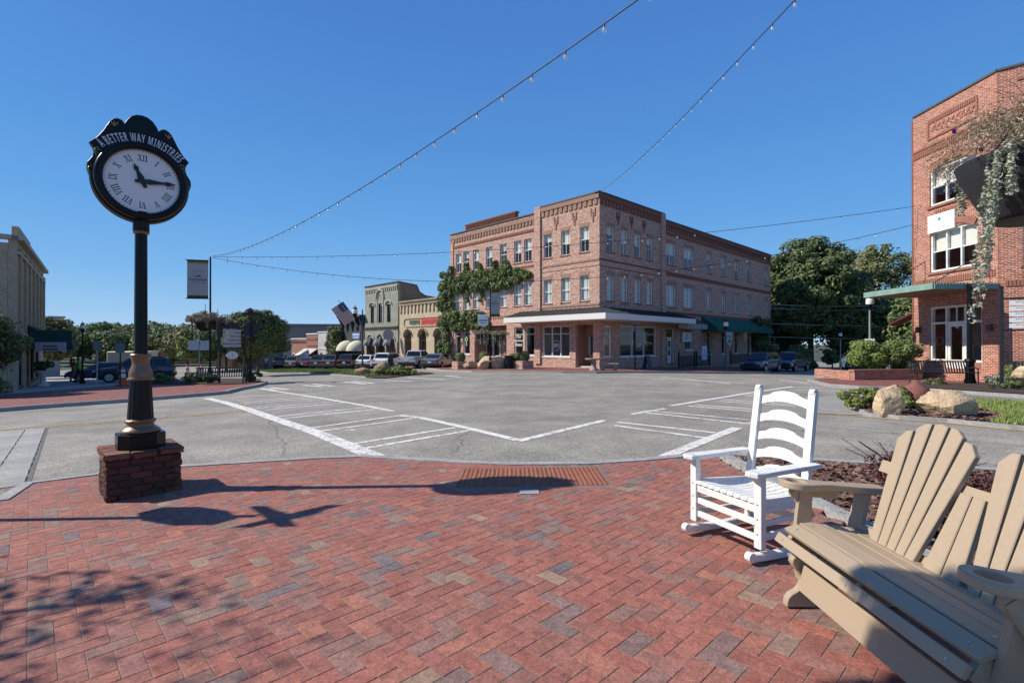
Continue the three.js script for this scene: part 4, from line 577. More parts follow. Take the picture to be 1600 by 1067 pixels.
  // window lettering
  const mono = (px, py, pz, ry) => { const l = new THREE.TorusGeometry(.42, .018, 6, 40); const t = new TextGeometry('201', { font, size: .3, depth: .006, curveSegments: 3 }); t.translate(-.34, -.14, 0); return merge([l, t]).applyMatrix4(new THREE.Matrix4().makeRotationY(ry).setPosition(px, py, pz)); };
  part('window_lettering', mono(-.02, 1.35, -4.4, LW), white, b); part('window_lettering', mono(5.5, 1.35, .02, 0), white, b);
  const word = (s, size, x, y, z, ry) => { const t = new TextGeometry(s, { font, size, depth: .006, curveSegments: 3 }); t.computeBoundingBox(); t.translate(-t.boundingBox.max.x / 2, 0, 0); return t.applyMatrix4(new THREE.Matrix4().makeRotationY(ry).setPosition(x, y, z)); };
  part('window_lettering', [word('The', .26, .0, 2.0, -8.83, LW), word('Southern', .2, .0, 1.68, -8.83, LW), word('Rose', .28, .0, 1.28, -8.83, LW)], white, b);
  part('window_lettering', [new THREE.TorusGeometry(.16, .05, 8, 20).applyMatrix4(new THREE.Matrix4().makeRotationY(LW).setPosition(-.02, 1.95, -16.2)), place(box(.09, .45, .02, 0, 0, 0), -.02, 1.5, -16.2, 0, LW)], std([.5, .72, .4], { roughness: .6 }), b);
  }
// ---------- row of shops beyond the corner building (same street line) ----------
const shopRow = (name, label, s0, s1, top, base, cat = 'building') => { const o = thing(name, label, cat, [6.7 - .692 * s0, 0, -(38.5 + .722 * s0)], GRID + LW); return o; }; // local x runs right along the front, z outward; the building spans x from -(s1-s0) to 0
{ const w = 9.7, g = shopRow('cream_shop', 'low cream stucco shop with three arched openings and red lettering', 19.15), m = stucco([.74, .6, .4]);
  const ar = [[-7.9, 1.5, -1.5, 2.3], [-4.9, 1.5, -1.5, 2.3], [-1.9, 1.5, -1.5, 2.3]];
  part('front_wall', wallGeo([[-w, -2.5], [-w, 6.3], [0, 6.3], [0, -2.5]], [], .4, ar), m, g); part('side_wall', [box(.3, 8.8, 14, -w + .15, 1.85, -7.4), box(.3, 8.8, 14, -.15, 1.85, -7.4), box(w - .6, 8.8, .3, -w / 2, 1.85, -14.2)], m, g); part('roof', box(w - .6, .2, 13.6, -w / 2, 5.6, -7.3), darkIn, g);
  for (const [cx, aw, y, sp] of ar) { part('arch_trim', [new THREE.TorusGeometry(.9, .09, 6, 20, Math.PI).translate(cx, sp, .03)], stucco([.55, .42, .26]), g); const wv = sub('window', g, cx, 0, 0, 0); part('pane', [new THREE.PlaneGeometry(1.5, 3.8).translate(0, .4, -.22), new THREE.CircleGeometry(.74, 16, 0, Math.PI).translate(0, sp, -.22)], glass, wv); part('frame', [box(.07, 4.2, .07, -.71, .4, -.2), box(.07, 4.2, .07, .71, .4, -.2), box(1.4, .07, .07, 0, 1.9, -.2)], blackMatte, wv); }
  part('neon_sign', [...[-7.9, -1.9].map(x => ball(.2, x + .3, 1.7, -.5, 1, 1.3, .4))], std([.7, .03, .03], { emissive: 0xff2010, emissiveIntensity: .5 }), g);
  const corb = []; for (let i = 0; i < 13; i++) { const x = -9.35 + i * .73; corb.push(box(.26, .75, .14, x, 5.5, .06), box(.2, .22, .08, x, 5.05, .03)); } part('corbel', corb, m, g); part('coping', [box(w, .16, .6, -w / 2, 6.38, -.12), box(w, .14, .2, -w / 2, 5.98, .09)], stucco([.5, .4, .27]), g);
  const fr = new THREE.Shape(); fr.absarc(-8.2, 3.9, .5, Math.PI / 2, Math.PI * 1.5, false); fr.absarc(-1.3, 3.9, .5, -Math.PI / 2, Math.PI / 2, false); const hole = new THREE.Path(); hole.absarc(-8.2, 3.9, .42, Math.PI / 2, Math.PI * 1.5, false); hole.absarc(-1.3, 3.9, .42, -Math.PI / 2, Math.PI / 2, false); fr.holes.push(hole); part('sign_moulding', ext(fr, .1).translate(0, 0, -.01), stucco([.5, .4, .27]), g);
  const glyph = (x, k) => [box(.07, .5, .05, x, 3.9, .03), box(.2, .07, .05, x + .12, k % 2 ? 4.12 : 3.9, .03), box(.07, k % 3 ? .5 : .28, .05, x + .24, 3.9, .03), box(.2, .07, .05, x + .12, k % 3 === 1 ? 3.68 : 4.12, .032)];
  part('sign_lettering', [0, 1, 2, 3, 4].flatMap(k => glyph(-7.45 + k * .44, k)), std([.1, .16, .12]), g); part('sign_lettering', [0, 1, 2, 3, 4, 5, 6, 7].flatMap(k => glyph(-5.0 + k * .44, k + 1)), std([.6, .03, .03]), g); part('red_backing', box(3.7, .7, .02, -3.3, 3.92, .01), std([.6, .12, .1]), g);
  part('wall_lamp', [-7.4, -4.2, -.9].flatMap(x => [rod([x, 3.05, 0], [x, 3.2, .4], .02), place(new THREE.ConeGeometry(.14, .2, 12, 1, true), x, 3.1, .42)]), blackMatte, g);
  part('back_wall', box(w - 1, 5, .1, -w / 2, 1, -3), darkIn, g); }
{ const w = 8.1, g = shopRow('green_shop', 'two-storey sage green stucco shop with a tall arched niche and striped domed awnings', 29.2), m = stucco([.42, .43, .35]), tr = stucco([.58, .53, .41]);
  const win = [[-6.6, -5.75, 4.1, 6.3], [-2.55, -1.7, 4.1, 6.3]];
  part('front_wall', wallGeo([[-w, -2.7], [-w, 8.8], [0, 8.8], [0, -2.7]], [...win, [-4.65, -3.75, 4.1, 6.5], [-7.6, -5.6, -2, 1.6], [-5.1, -3.1, -2, 1.6], [-2.6, -.6, -2, 1.6]]), m, g);
  part('side_wall', [place(ext(shapeOf([[0, -2.6], [15, -2.6], [15, 6.5], [6, 7.2], [3.8, 7.4], [3, 7.8], [2.6, 8.6], [.35, 8.8]]), .3), 0, 0, -.02, 0, Math.PI / 2).translate(-.3, 0, 0), box(.3, 9, 14, -w + .15, 1.6, -7.4), box(w, 9, .3, -w / 2, 1.6, -14.5)], stucco([.33, .28, .2]), g);
  part('roof', box(w - .5, .2, 14, -w / 2, 6.2, -7.5), darkIn, g); part('coping', [box(w + .1, .12, .5, -w / 2, 8.86, -.15), ...[[.3, 8.8], [2.6, 8.6], [3, 7.8], [3.8, 7.4], [6, 7.2], [15, 6.5]].map((p, i, a) => i ? bar([-.15, a[i - 1][1] + .05, -a[i - 1][0]], [-.15, p[1] + .05, -p[0]], .4, .1) : box(.1, .1, .1, -.15, 8.8, -.3))], std([.05, .05, .055]), g);
  for (const q of win) { addWindow(g, (q[0] + q[1]) / 2, q[2], 0, 0, q[1] - q[0], q[3] - q[2], { cols: 2, blind: 0, frameMat: blackMatte, sillMat: tr }); part('window_hood', [new THREE.TorusGeometry(.72, .12, 6, 16, Math.PI).scale(1, .62, 1).translate((q[0] + q[1]) / 2, 6.25, .05)], tr, g); }
  addWindow(g, -4.2, 4.1, 0, 0, .9, 2.4, { cols: 2, blind: 0, frameMat: blackMatte, sillMat: tr }); part('niche_arch', [new THREE.TorusGeometry(.95, .15, 6, 24, Math.PI).scale(1, 1.15, 1).translate(-4.2, 7.1, .05), new THREE.TorusGeometry(.66, .06, 6, 24, Math.PI).translate(-4.2, 7.0, .03), box(.1, 3, .08, -4.95, 5.6, .03), box(.1, 3, .08, -3.45, 5.6, .03)], tr, g);
  const corb = []; for (let i = 0; i < 18; i++) corb.push(box(.2, .34, .12, -7.85 + i * .45, 8.15, .05)); part('cornice', [...corb, box(w, .2, .16, -w / 2, 8.42, .07)], tr, g); const c2 = []; for (let i = 0; i < 20; i++) c2.push(box(.18, .24, .12, -7.85 + i * .4, 3.35, .05)); part('cornice', [...c2, box(w, .14, .16, -w / 2, 3.55, .07)], stucco([.16, .16, .13]), g);
  for (const x of [-6.6, -4.1, -1.6]) { part('awning_arch', new THREE.TorusGeometry(1.08, .09, 6, 20, Math.PI).scale(1, 1.1, 1).translate(x, 1.5, .05), tr, g); part('domed_awning', place(new THREE.SphereGeometry(1.02, 18, 8, 0, Math.PI * 2, 0, Math.PI / 2).scale(1, 1.05, 1), x, 1.25, .05), printMat(64, 8, (c, w2) => { c.fillStyle = '#2b2b30'; c.fillRect(0, 0, 64, 8); c.fillStyle = '#85858a'; for (let i = 0; i < 8; i++) c.fillRect(i * 8, 0, 2, 8); }), g); part('shop_pane', new THREE.PlaneGeometry(2, 3.6).translate(x, -.2, -.2), glass, g); }
  part('pier', [-7.8, -5.35, -2.85, -.35].map(x => box(.5, 4.2, .12, x, -.4, .05)), tr, g); part('back_wall', box(w - 1, 5, .1, -w / 2, 0, -2.5), darkIn, g);
  const sg = thing('round_hanging_sign', 'round grey sign hanging from a bracket on the green shop', 'sign', [6.7 - .692 * 29.4 - .5, 0, -(38.5 + .722 * 29.4) + .6], GRID + LW + 1.2); part('disc', place(new THREE.CylinderGeometry(.62, .62, .08, 28), -.4, 2.55, 0, Math.PI / 2), std([.3, .29, .3], { roughness: .7 }), sg); part('bracket', [rod([.9, 3.35, 0], [-1.3, 3.35, 0], .03), rod([-.4, 3.35, 0], [-.4, 3.15, 0], .015)], blackMatte, sg); }
{ const w = 6.6, g = shopRow('charcoal_shop', 'single-storey charcoal shop with mansard brackets and cream domed awnings', 37.4), m = stucco([.07, .07, .075]);
  part('front_wall', wallGeo([[-w, -2.9], [-w, 5], [0, 5], [0, -2.9]], [[-6, -3.6, -1.6, 1.2], [-3, -.6, -1.6, 1.2]]), m, g); part('side_wall', [box(.3, 7.9, 12, -w + .15, 1.05, -6.4), box(.3, 7.9, 12, -.15, 1.05, -6.4), box(w, 7.6, .3, -w / 2, .9, -12.4)], m, g); part('roof', box(w - .5, .2, 12, -w / 2, 4.4, -6.4), darkIn, g);
  for (let i = 0; i < 5; i++) part('bracket', place(ext(shapeOf([[0, 5.1], [.7, 5.1], [.35, 4.3], [.1, 3.2], [0, 3.2]]), .3), -6.2 + i * 1.45, 0, 0, 0, -Math.PI / 2), std([.04, .04, .045]), g);
  part('eave', box(w + .2, .25, .9, -w / 2, 5.15, .3), std([.06, .06, .065]), g); part('blue_sign', [pbox(2.3, 1.0, .06, -2.3, 2.55, .05)], printMat(256, 112, (x) => { x.fillStyle = '#3d4f86'; x.fillRect(0, 0, 256, 112); x.fillStyle = '#cfd6e8'; for (let i = 0; i < 9; i++) { x.fillRect(22 + i * 24, 20, 15, 34); x.fillRect(34 + i * 21, 68, 13, 22); } }), g);
  for (const x of [-4.8, -1.8]) part('cream_awning', place(new THREE.SphereGeometry(1.4, 18, 8, 0, Math.PI * 2, 0, Math.PI / 2).scale(.95, 1.0, 1.1), x, .55, .05), std([.64, .6, .44], { roughness: .9 }), g); part('shop_pane', [-4.8, -1.8].map(x => new THREE.PlaneGeometry(2.4, 2.8).translate(x, -.2, -.2)), glass, g); part('back_wall', box(w - 1, 4, .1, -w / 2, 0, -2), darkIn, g); }
{ const w = 6.6, g = shopRow('white_shop', 'low white painted shop with small arches past the charcoal shop', 45.5), m = stucco([.72, .71, .68]);
  part('front_wall', wallGeo([[-w, -3], [-w, 3.2], [0, 3.2], [0, -3]], [[-3.6, -1.7, 1.2, 2.3]], .3, [[-5.4, 1.3, -2, -.5], [-3.3, 1.3, -2, -.5], [-1.2, 1.3, -2, -.5]]), m, g); addWindow(g, -2.65, 1.2, 0, 0, 1.9, 1.1, { mull: 2, blind: 0 }); part('side_wall', [box(.3, 6.2, 10, -w + .15, .1, -5.3), box(.3, 6.2, 10, -.15, .1, -5.3), box(w, 6, .3, -w / 2, 0, -10)], m, g); part('coping', [box(w, .12, .4, -w / 2, 3.26, -.1), box(w, .1, .1, -w / 2, .75, .04)], whiteTrim, g); part('back_wall', box(w - .8, 5, .1, -w / 2, -.4, -1.5), darkIn, g); }
{ const g = shopRow('small_brick_shop', 'small low red brick shop with arched windows and a striped canopy', 52.2), m = std([.42, .21, .16], { map: grain(.6, .6), roughness: .92 });
  part('front_wall', wallGeo([[-10.6, -3.2], [-10.6, 2.25], [-4.2, 2.25], [-4.2, 2.95], [0, 2.95], [0, -3.2]], [], .3, [[-9.4, 1, -2.4, -.7], [-7.7, 1, -2.4, -.7], [-6, 1, -2.4, -.7]]), m, g); part('side_wall', [box(.3, 5.2, 10, -10.45, -.4, -5.3), box(.3, 6, 10, -.15, 0, -5.3), box(10, 5, .3, -5.3, -.4, -10)], m, g);
  part('coping', [box(6.5, .14, .4, -7.4, 2.32, -.1), box(4.3, .16, .4, -2.1, 3.02, -.1)], whiteTrim, g); const d = []; for (let i = 0; i < 14; i++) d.push(box(.18, .4, .08, -10.3 + i * .45, 1.75, .03)); part('corbel', [...d, box(4, .3, .08, -2.1, 2.2, .03), box(4, .12, .1, -2.1, 1.2, .04)], brickTrim, g); for (const x of [-9.4, -7.7, -6]) part('arch_trim', new THREE.TorusGeometry(.62, .09, 6, 16, Math.PI).translate(x, -.7, .03), std([.6, .5, .42]), g);
  part('striped_canopy', place(ext(shapeOf([[0, .75], [2.2, -.75], [2.2, -.85], [0, .6]]), 5), -.2, 0, 0, 0, -Math.PI / 2), printMat(128, 8, (x) => { x.fillStyle = '#d8d4cc'; x.fillRect(0, 0, 128, 8); x.fillStyle = '#8d9090'; for (let i = 0; i < 16; i++) x.fillRect(i * 8, 0, 4, 8); }), g); part('back_wall', box(9.6, 4.4, .1, -5.3, -.9, -1.5), darkIn, g); }
{ const g = thing('metal_warehouse', 'long grey ribbed metal hall behind the row of shops', 'building', [-46, 0, -100], .12), rib = tex(64, 8, u => { const k = (u * 4 % 1) < .12 ? 120 : 150; return [k, k + 3, k]; }, [1 / 1.2, 1]);
  part('wall', [box(44, 8.4, .3, 12, .9, 0)], std([.62, .63, .6], { map: rib, roughness: .6 }), g); part('side_wall', box(.3, 8.4, 18, -9.9, .9, -9), std([.36, .37, .35]), g); part('roof', box(45, .4, 19, 12, 5.25, -9), std([.13, .17, .2], { roughness: .5 }), g); part('lower_band', box(20, 4, .12, 0, -.6, .25), std([.25, .26, .25]), g); part('cornice', box(20.2, .3, .3, 0, 1.5, .3), std([.33, .33, .31]), g); part('emblem', place(new THREE.CylinderGeometry(.75, .75, .1, 24).scale(.75, 1, 1.25), -1.5, -.1, .4, Math.PI / 2), std([.42, .43, .42]), g); part('doorway', box(12, 2, .1, 1, -2.6, .33), std([.08, .055, .045]), g); }
{ const g = thing('brick_pavilion', 'pale pavilion wall with red brick piers behind the wayfinding sign', 'building', [-37.2, 0, -69], .2), m = std([.5, .24, .17], { map: grain(.6, .6), roughness: .9 });
  part('wall', box(8.4, 3.6, .3, 1.2, -.1, -.2), stucco([.7, .56, .45]), g); for (let i = 0; i < 5; i++) part('pier', box(.45, i ? 3.8 : 5.4, .4, -2.8 + i * 2, i ? 0 : .8, 0), m, g); part('cornice', box(8.6, .3, .6, 1.2, 1.85, -.1), m, g); part('side_wall', box(.3, 3.6, 8, -3, -.1, -4.2), m, g); part('roof', box(8.6, .2, 8.4, 1.2, 2.05, -4.2), darkIn, g); }
// ---------- cream building along the side street ----------
{ const t = [-.634, .773], a = Math.atan2(.634, .773); // front runs away from the square, facing right
  // local x: along the front toward the viewer's right end (away), z outward
  const x0 = -27.2, D0 = 27.6, g = thing('cream_side_building', 'two-storey cream painted brick building along the shaded side street', 'building', [x0, 0, -D0], 0), w = 17, m = std([.66, .52, .34], { map: grain(.5, .5), roughness: .92 });
  g.rotation.y = Math.atan2(t[1], t[0]); // local +x points along t
  const hs = []; for (let i = 0; i < 6; i++) hs.push([1.6 + i * 2.6, 2.6 + i * 2.6, 2.6, 5.2]); const sh = [[1.2, 3.2, -1, 1.1], [5.2, 6.6, -1.6, 1.3], [7.4, 9.8, -1, 1.3], [10.8, 13.4, -1, 1.3]];
    part('front_wall', wallGeo([[0, -3], [0, 7.2], [w, 7.2], [w, -3]], [...hs, ...sh]), m, g);
  for (const [p, q, r, s] of hs) addWindow(g, (p + q) / 2, r, 0, 0, q - p, s - r, { cols: 2, blind: .4 }); for (const [p, q, r, s] of sh) addWindow(g, (p + q) / 2, r, 0, 0, q - p, s - r, { cols: 1, rail: 0, blind: 0, frameMat: blackMatte });
  part('end_wall', [box(.3, 10.1, 12.6, .15, 1.95, -6.65), box(.3, 9, 12.6, w - .15, 1.5, -6.65), box(w, 9, .3, w / 2, 1.5, -12.9)], m, g); part('roof', box(w - .6, .2, 12.2, w / 2, 6.5, -6.6), std([.2, .2, .2]), g); part('inner_wall', box(w - .6, 9, .1, w / 2, 1.8, -3), darkIn, g);
  part('cornice', [box(w + .3, .22, .5, w / 2, 7.3, .05), box(w, .14, .14, w / 2, 6.5, .07), box(.5, .24, 13, .1, 7.32, -6.4)], std([.42, .36, .28]), g); part('pilaster', [0, 1, 2, 3, 4, 5, 6].map(i => box(.34, 5.0, .14, .9 + i * 2.6, 4.3, .07)), m, g); part('raised_parapet', box(6, .7, .3, 4, 7.75, -.15), m, g);
  part('green_awning', [place(ext(shapeOf([[0, 2.7], [2.2, 1.5], [2.2, 1.15], [2.15, 1.15], [0, 2.55]]), 6.5), 10.9, 0, 0, 0, -Math.PI / 2), box(.03, 1.2, 2.1, 4.45, 1.75, 1.1)], std([.006, .045, .04], { roughness: .85 }), g);
  const lt = thing('low_annex', 'low cream annex with a pale metal roof behind the clipped tree', 'building', [-29.2, 0, -24.8], Math.atan2(t[1], t[0])); part('wall', [box(3.4, 6, 5, 1.2, .2, -3.4)], m, lt); part('roof', [box(3.8, .14, 5.4, 1.2, 3.3, -3.4, .05)], std([.5, .5, .52], { roughness: .4, metalness: .5 }), lt);
  const sg = thing('awning_sign', 'white script sign hung at the end of the dark green awning', 'sign', [-28.8, 0, -31.4], .15); const p = printMat(512, 160, (x) => { x.fillStyle = '#b9b3bd'; x.fillRect(0, 0, 512, 160); x.fillStyle = '#241b2c'; x.strokeStyle = '#241b2c'; x.lineWidth = 9; x.beginPath(); x.moveTo(130, 96); for (let i = 0; i < 9; i++) { x.quadraticCurveTo(150 + i * 26, i % 3 ? 40 : 16, 156 + i * 26, 84); x.quadraticCurveTo(160 + i * 26, 100, 166 + i * 26, 84); } x.stroke(); x.fillRect(120, 118, 270, 24); }); part('board', [pbox(1.7, .55, .05, 0, 1.32, 0)], p, sg); part('scallop', [ball(.12, -.7, 1.05, 0, 1.4, .7, .2), ball(.12, .72, 1.05, 0, 1.4, .7, .2)], std([.5, .48, .52]), sg); }
{ const g = thing('far_brick_block', 'small far building with a chimney tower down the side street', 'building', [-55.3, 0, -60], .75); part('wall', box(4.4, 6.2, 6, -1.2, .3, 0), std([.5, .49, .48], { map: grain(.5, .5) }), g); part('tower', box(1.1, 1.6, 1.1, .8, 3.8, 1), std([.3, .28, .26]), g); part('cornice', box(4.6, .25, 6.2, -1.2, 3.4, 0), std([.36, .34, .32]), g); part('tower_cap', box(1.35, .2, 1.35, .8, 4.65, 1), std([.36, .34, .32]), g); }
// ---------- red brick building with the chamfered corner ----------
{ const X = 20.7, g = thing('chamfered_brick_building', 'tall red brick building with a chamfered corner and white windows', 'building', [X, 0, -21.4], 0), top = 13.1, Y = -1; // local: chamfer in the plane x = 0, z from 0 back to -4.5
  const hs = [[1.0, 3.55, 8.25, 10.1, 'a'], [1.0, 3.55, 5.0, 7.0, 'b']]; // chamfer holes, coordinate from the far edge
  part('chamfer_wall', onL(wallGeo([[-4.5, Y], [-4.5, top], [0, top], [0, Y]], [...hs.map(([p, q, r, s]) => [-4.5 + p, -4.5 + q, r, s]), [-3.55, -.75, .35, 3.3]])), brickRed, g);
  for (const [p, q, r, s] of hs) { addWindow(g, 0, r, -4.5 + (p + q) / 2, LW, q - p, s - r, { mull: 3, cols: 1, blind: .5, fat: .1, frameMat: white }); const ar = new THREE.Shape(); ar.absarc(0, -1.9, 2.62, Math.PI / 2 - .52, Math.PI / 2 + .52, false); ar.absarc(0, -1.9, 2.3, Math.PI / 2 + .52, Math.PI / 2 - .52, true); part('brick_arch', onL(ext(ar, .06, 0, 1, 20).translate(-4.5 + (p + q) / 2, s - .28, -.01)), trimRed, g); }
  { const e = sub('entrance', g, 0, .35, -2.15, LW); part('frame', [box(.1, 2.95, .14, -1.35, 1.47, -.14), box(.1, 2.95, .14, -.5, 1.47, -.14), box(.1, 2.95, .14, .5, 1.47, -.14), box(.1, 2.95, .14, 1.35, 1.47, -.14), box(2.8, .1, .13, 0, 2.9, -.14), box(2.8, .1, .13, 0, 2.15, -.141), box(.75, .12, .13, -.93, .35, -.142), box(.75, .12, .13, .93, .35, -.142), box(.04, .7, .05, 0, 2.52, -.14)], white, e); part('door', [box(.13, 2.1, .06, -.38, 1.05, -.13), box(.13, 2.1, .06, .38, 1.05, -.13), box(.64, .14, .06, 0, 2.03, -.13), box(.64, .4, .06, 0, .2, -.13)], white, e); part('pane', [new THREE.PlaneGeometry(2.7, 2.6).translate(0, 1.6, -.15)], glass, e); part('door_number', new TextGeometry('1A', { font, size: .12, depth: .004 }).translate(-.09, 1.86, -.12), white, e); part('door_seal', [-.93, .93].map(x => new THREE.TorusGeometry(.2, .03, 8, 24).translate(x, 1.3, -.13)), std([.25, .1, .09]), e); for (const x of [-.93, .93]) part('brick_panel', box(.75, .32, .15, x, .15, -.12), trimRed, e); }
  const band = (x0, x1, y, h, d) => box(x1 - x0, h, d, (x0 + x1) / 2, y, d / 2 - .012), sold = (x0, x1, y, h, d) => { const l = []; const n = Math.round((x1 - x0) / .115); for (let i = 0; i < n; i++) l.push(box(.092, h, d, x0 + (i + .5) * (x1 - x0) / n, y, d / 2 - .01)); return l; };
  // frieze and panels: soldier courses with open joints
  part('frieze', [...sold(-4.5, 0, 11.05, .3, .06), band(-4.5, 0, 11.28, .1, .08), ...sold(-3.6, -.9, 12.45, .22, .05), band(-3.6, -.9, 11.6, .06, .06), band(-3.62, -3.5, 12, .8, .055), band(-1, -.88, 12, .8, .055)].map(onL), trimRed, g);
  const her = []; for (let i = 0; i < 18; i++) her.push(box(.2, .07, .03, -3.35 + i * .132, 12.05 + (i % 2 ? .07 : -.07), .01, 0, 0, i % 2 ? .78 : -.78)); part('herringbone_panel', her.map(onL), trimRed, g);
  for (const y of [4.93, 8.18]) part('sill_course', onL(band(-3.6, -.85, y, .09, .1)), trimRed, g); stuff('soldier_courses', [...sold(-4.4, -.1, 4.55, .28, .05), ...sold(-3.2, -1.0, 7.85, .2, .03)].map(onL), trimRed, g);
  part('coping', onL(box(4.5, .09, .44, -2.25, top + .045, -.16)), std([.09, .085, .085], { roughness: .5 }), g);
  // second front: leaves the near edge of the chamfer at 45 degrees
  const f2 = sub('street_front', g, 0, 0, 0, -Math.PI / 4 + .04);
  part('wall', wallGeo([[0.02, Y], [.02, top], [16, top], [16, Y]], [[.75, 2.35, 8.3, 10.4], [.75, 2.35, 4.75, 6.85], [4.2, 5.8, 8.3, 10.4], [4.2, 5.8, 4.75, 6.85], [1.0, 2.6, .7, 2.9]]), brickRed, f2);
  const fw = (x, y, w, h) => addWindow(g, Math.cos(-Math.PI / 4 + .04) * x, y, -Math.sin(-Math.PI / 4 + .04) * x, -Math.PI / 4 + .04, w, h, { mull: 2, cols: 2, blind: .45, frameMat: white, fat: .08 });
  fw(1.55, 8.3, 1.6, 2.1); fw(1.55, 4.75, 1.6, 2.1); fw(5, 8.3, 1.6, 2.1); fw(5, 4.75, 1.6, 2.1); fw(1.8, .7, 1.6, 2.2);
  part('trim', [...sold(.05, 10, 11.05, .3, .06), band(.05, 10, 11.28, .1, .08), band(.6, 3.2, 12.55, .1, .055), band(.6, 3.2, 11.6, .07, .055), ...sold(.7, 2.4, 4.4, .28, .05), ...sold(.2, 7, 4.05, .26, .05), ...sold(.2, 7, .35, .26, .05)], trimRed, f2); part('coping', box(16, .09, .44, 8, top + .04, -.16), std([.09, .085, .085], { roughness: .5 }), f2);
  const hb = []; for (let i = 0; i < 16; i++) hb.push(box(.2, .07, .03, .85 + i * .132, 12.05 + (i % 2 ? .07 : -.07), .01, 0, 0, i % 2 ? .78 : -.78)); part('herringbone', hb, trimRed, f2);
  part('rear_wall', [box(12, 14, .3, 6.1, 6, -4.6), box(.3, 14, 12, 11.6, 6, 1)], brickTrim, g); part('floor', [box(11, .2, 4.2, 6, 3.9, -2.2), box(11, .2, 4.2, 6, 7.9, -2.2), box(11, .2, 4.2, 6, 12, -2.2), box(11, .3, 4.2, 6, .18, -2.2)], darkIn, g); part('inner_wall', box(.1, 12.5, 4.2, 3, 6, -2.3), darkIn, g);
  // copper canopy with hanging rods
  const cu = std([.34, .55, .46], { map: grain(1.2, 1.2), roughness: .7, metalness: .2 }); const cp = part('copper_canopy', [box(2.7, .06, 4.2, -1.38, 4.05, -2.1), box(.08, .26, 4.2, -2.76, 3.96, -2.1), box(2.7, .26, .08, -1.38, 3.96, .0), box(2.7, .26, .08, -1.38, 3.96, -4.2), ...[...Array(20)].map((_, i) => box(.04, .05, .1, -2.65 + i * .135, 4.06, .03))], cu, g); part('soffit', box(2.6, .04, 4.1, -1.38, 3.86, -2.1), std([.2, .13, .09], { roughness: .8 }), cp); part('tie_rod', [rod([-2.5, 4.08, -.4], [0, 5.6, -.4], .02), rod([-2.5, 4.08, -3.8], [0, 5.6, -3.8], .02)], blackMatte, cp);
  part('brown_awning', [place(ext(shapeOf([[0, 0], [1.8, -1.0], [1.8, -1.1], [0, -.1]]), 2.4), 1.0, 3.6, -4.62, 0, Math.PI / 2 + .75)], std([.12, .03, .025], { roughness: .9 }), g);
  const sg = part('wall_sign', onL(pbox(1.5, .85, .08, -2.75, 7.35, .06)), printMat(512, 290, (x) => { x.fillStyle = '#f3f3f1'; x.fillRect(0, 0, 512, 290); x.strokeStyle = '#2f6fa8'; x.lineWidth = 5; x.fillStyle = '#3c8fcf'; x.beginPath(); x.arc(230, 90, 26, 0, 7); x.fill(); for (let i = 0; i < 8; i++) { x.beginPath(); x.moveTo(230, 90); x.lineTo(230 + 44 * Math.cos(i * .785), 90 + 44 * Math.sin(i * .785)); x.stroke(); } x.strokeStyle = '#c9564a'; x.beginPath(); x.moveTo(90, 110); x.quadraticCurveTo(150, 130, 190, 112); x.stroke(); x.font = '76px sans-serif'; x.fillStyle = '#38506b'; x.fillText('Your', 66, 200); x.fillStyle = '#4aa0dc'; x.fillText('Town', 226, 200); x.font = '34px sans-serif'; x.fillStyle = '#5b7f9e'; x.fillText('Health', 250, 244); }), g);
  part('wall_lantern', [onL(box(.16, .3, .16, -4.1, 2.2, .12)), onL(box(.16, .3, .16, -.3, 2.2, .12))], std([.12, .07, .05], { roughness: .4 }), g);
}
// ---------- street furniture ----------
const gy = (x, D, up = 0) => [x, G(x, D) + up, -D];
const lanternGlass = std([.75, .75, .7], { roughness: .25, transparent: false });
function acorn(t, x, y, z, k = 1) { part('lantern_base', lathe([[.05, 0], [.09, .03], [.13, .2], [.15, .26]].map(p => [p[0] * k, p[1] * k]), 14).translate(x, y, z), black, t); part('lantern_globe', lathe([[.15, .26], [.17, .36], [.15, .5], [.1, .58]].map(p => [p[0] * k, p[1] * k]), 14).translate(x, y, z), lanternGlass, t); part('lantern_cap', lathe([[.16, .56], [.1, .64], [.03, .7], [.02, .8], [0, .82]].map(p => [p[0] * k, p[1] * k]), 14).translate(x, y, z), black, t); }
function lampPost(label, x, D, h, up, o = {}) {
  const t = thing('lamp_post', label, 'lamp post', gy(x, D, up), o.turn ?? 0, o.group);
  part('pole', lathe([[.17, 0], [.17, .12], [.11, .22], [.1, .8], [.075, .88], [.06, 1], [.045, h], [.06, h + .02], [.03, h + .08], [.0, h + .16]], 14), o.mat ?? black, t);
  if (o.side) { part('bracket', [rod([0, h - .6, 0], [o.side, h - .5, 0], .03), tube([[0, h - 1, 0], [o.side * .5, h - .9, 0], [o.side, h - .52, 0]], .02, 10)], black, t); acorn(t, o.side, h - .5, 0, 1.15); } else if (o.globe !== 0) acorn(t, 0, h, 0, o.k ?? 1.3);
  return t;
}
const bannerMat = printMat(256, 576, (x, w, h) => { x.fillStyle = '#a2a2a0'; x.fillRect(0, 0, w, h); x.fillStyle = '#27422f'; x.fillRect(0, 0, w, 18); x.fillRect(0, h - 34, w, 34); x.fillStyle = '#8c7a3c'; x.fillRect(0, 18, w, 30); x.fillRect(0, h - 48, w, 14); x.fillStyle = '#3a3f3f'; x.textAlign = 'center'; x.font = '22px serif'; x.fillText('W E L C O M E', w / 2, 176); x.font = 'bold 66px serif'; x.fillText('Senoia', w / 2, 312); x.fillRect(24, 338, 208, 4); x.font = '40px serif'; x.fillText('\u2020', 92, 232); x.fillRect(78, 240, 84, 8); x.fillRect(120, 226, 46, 14); }, { roughness: .8 });
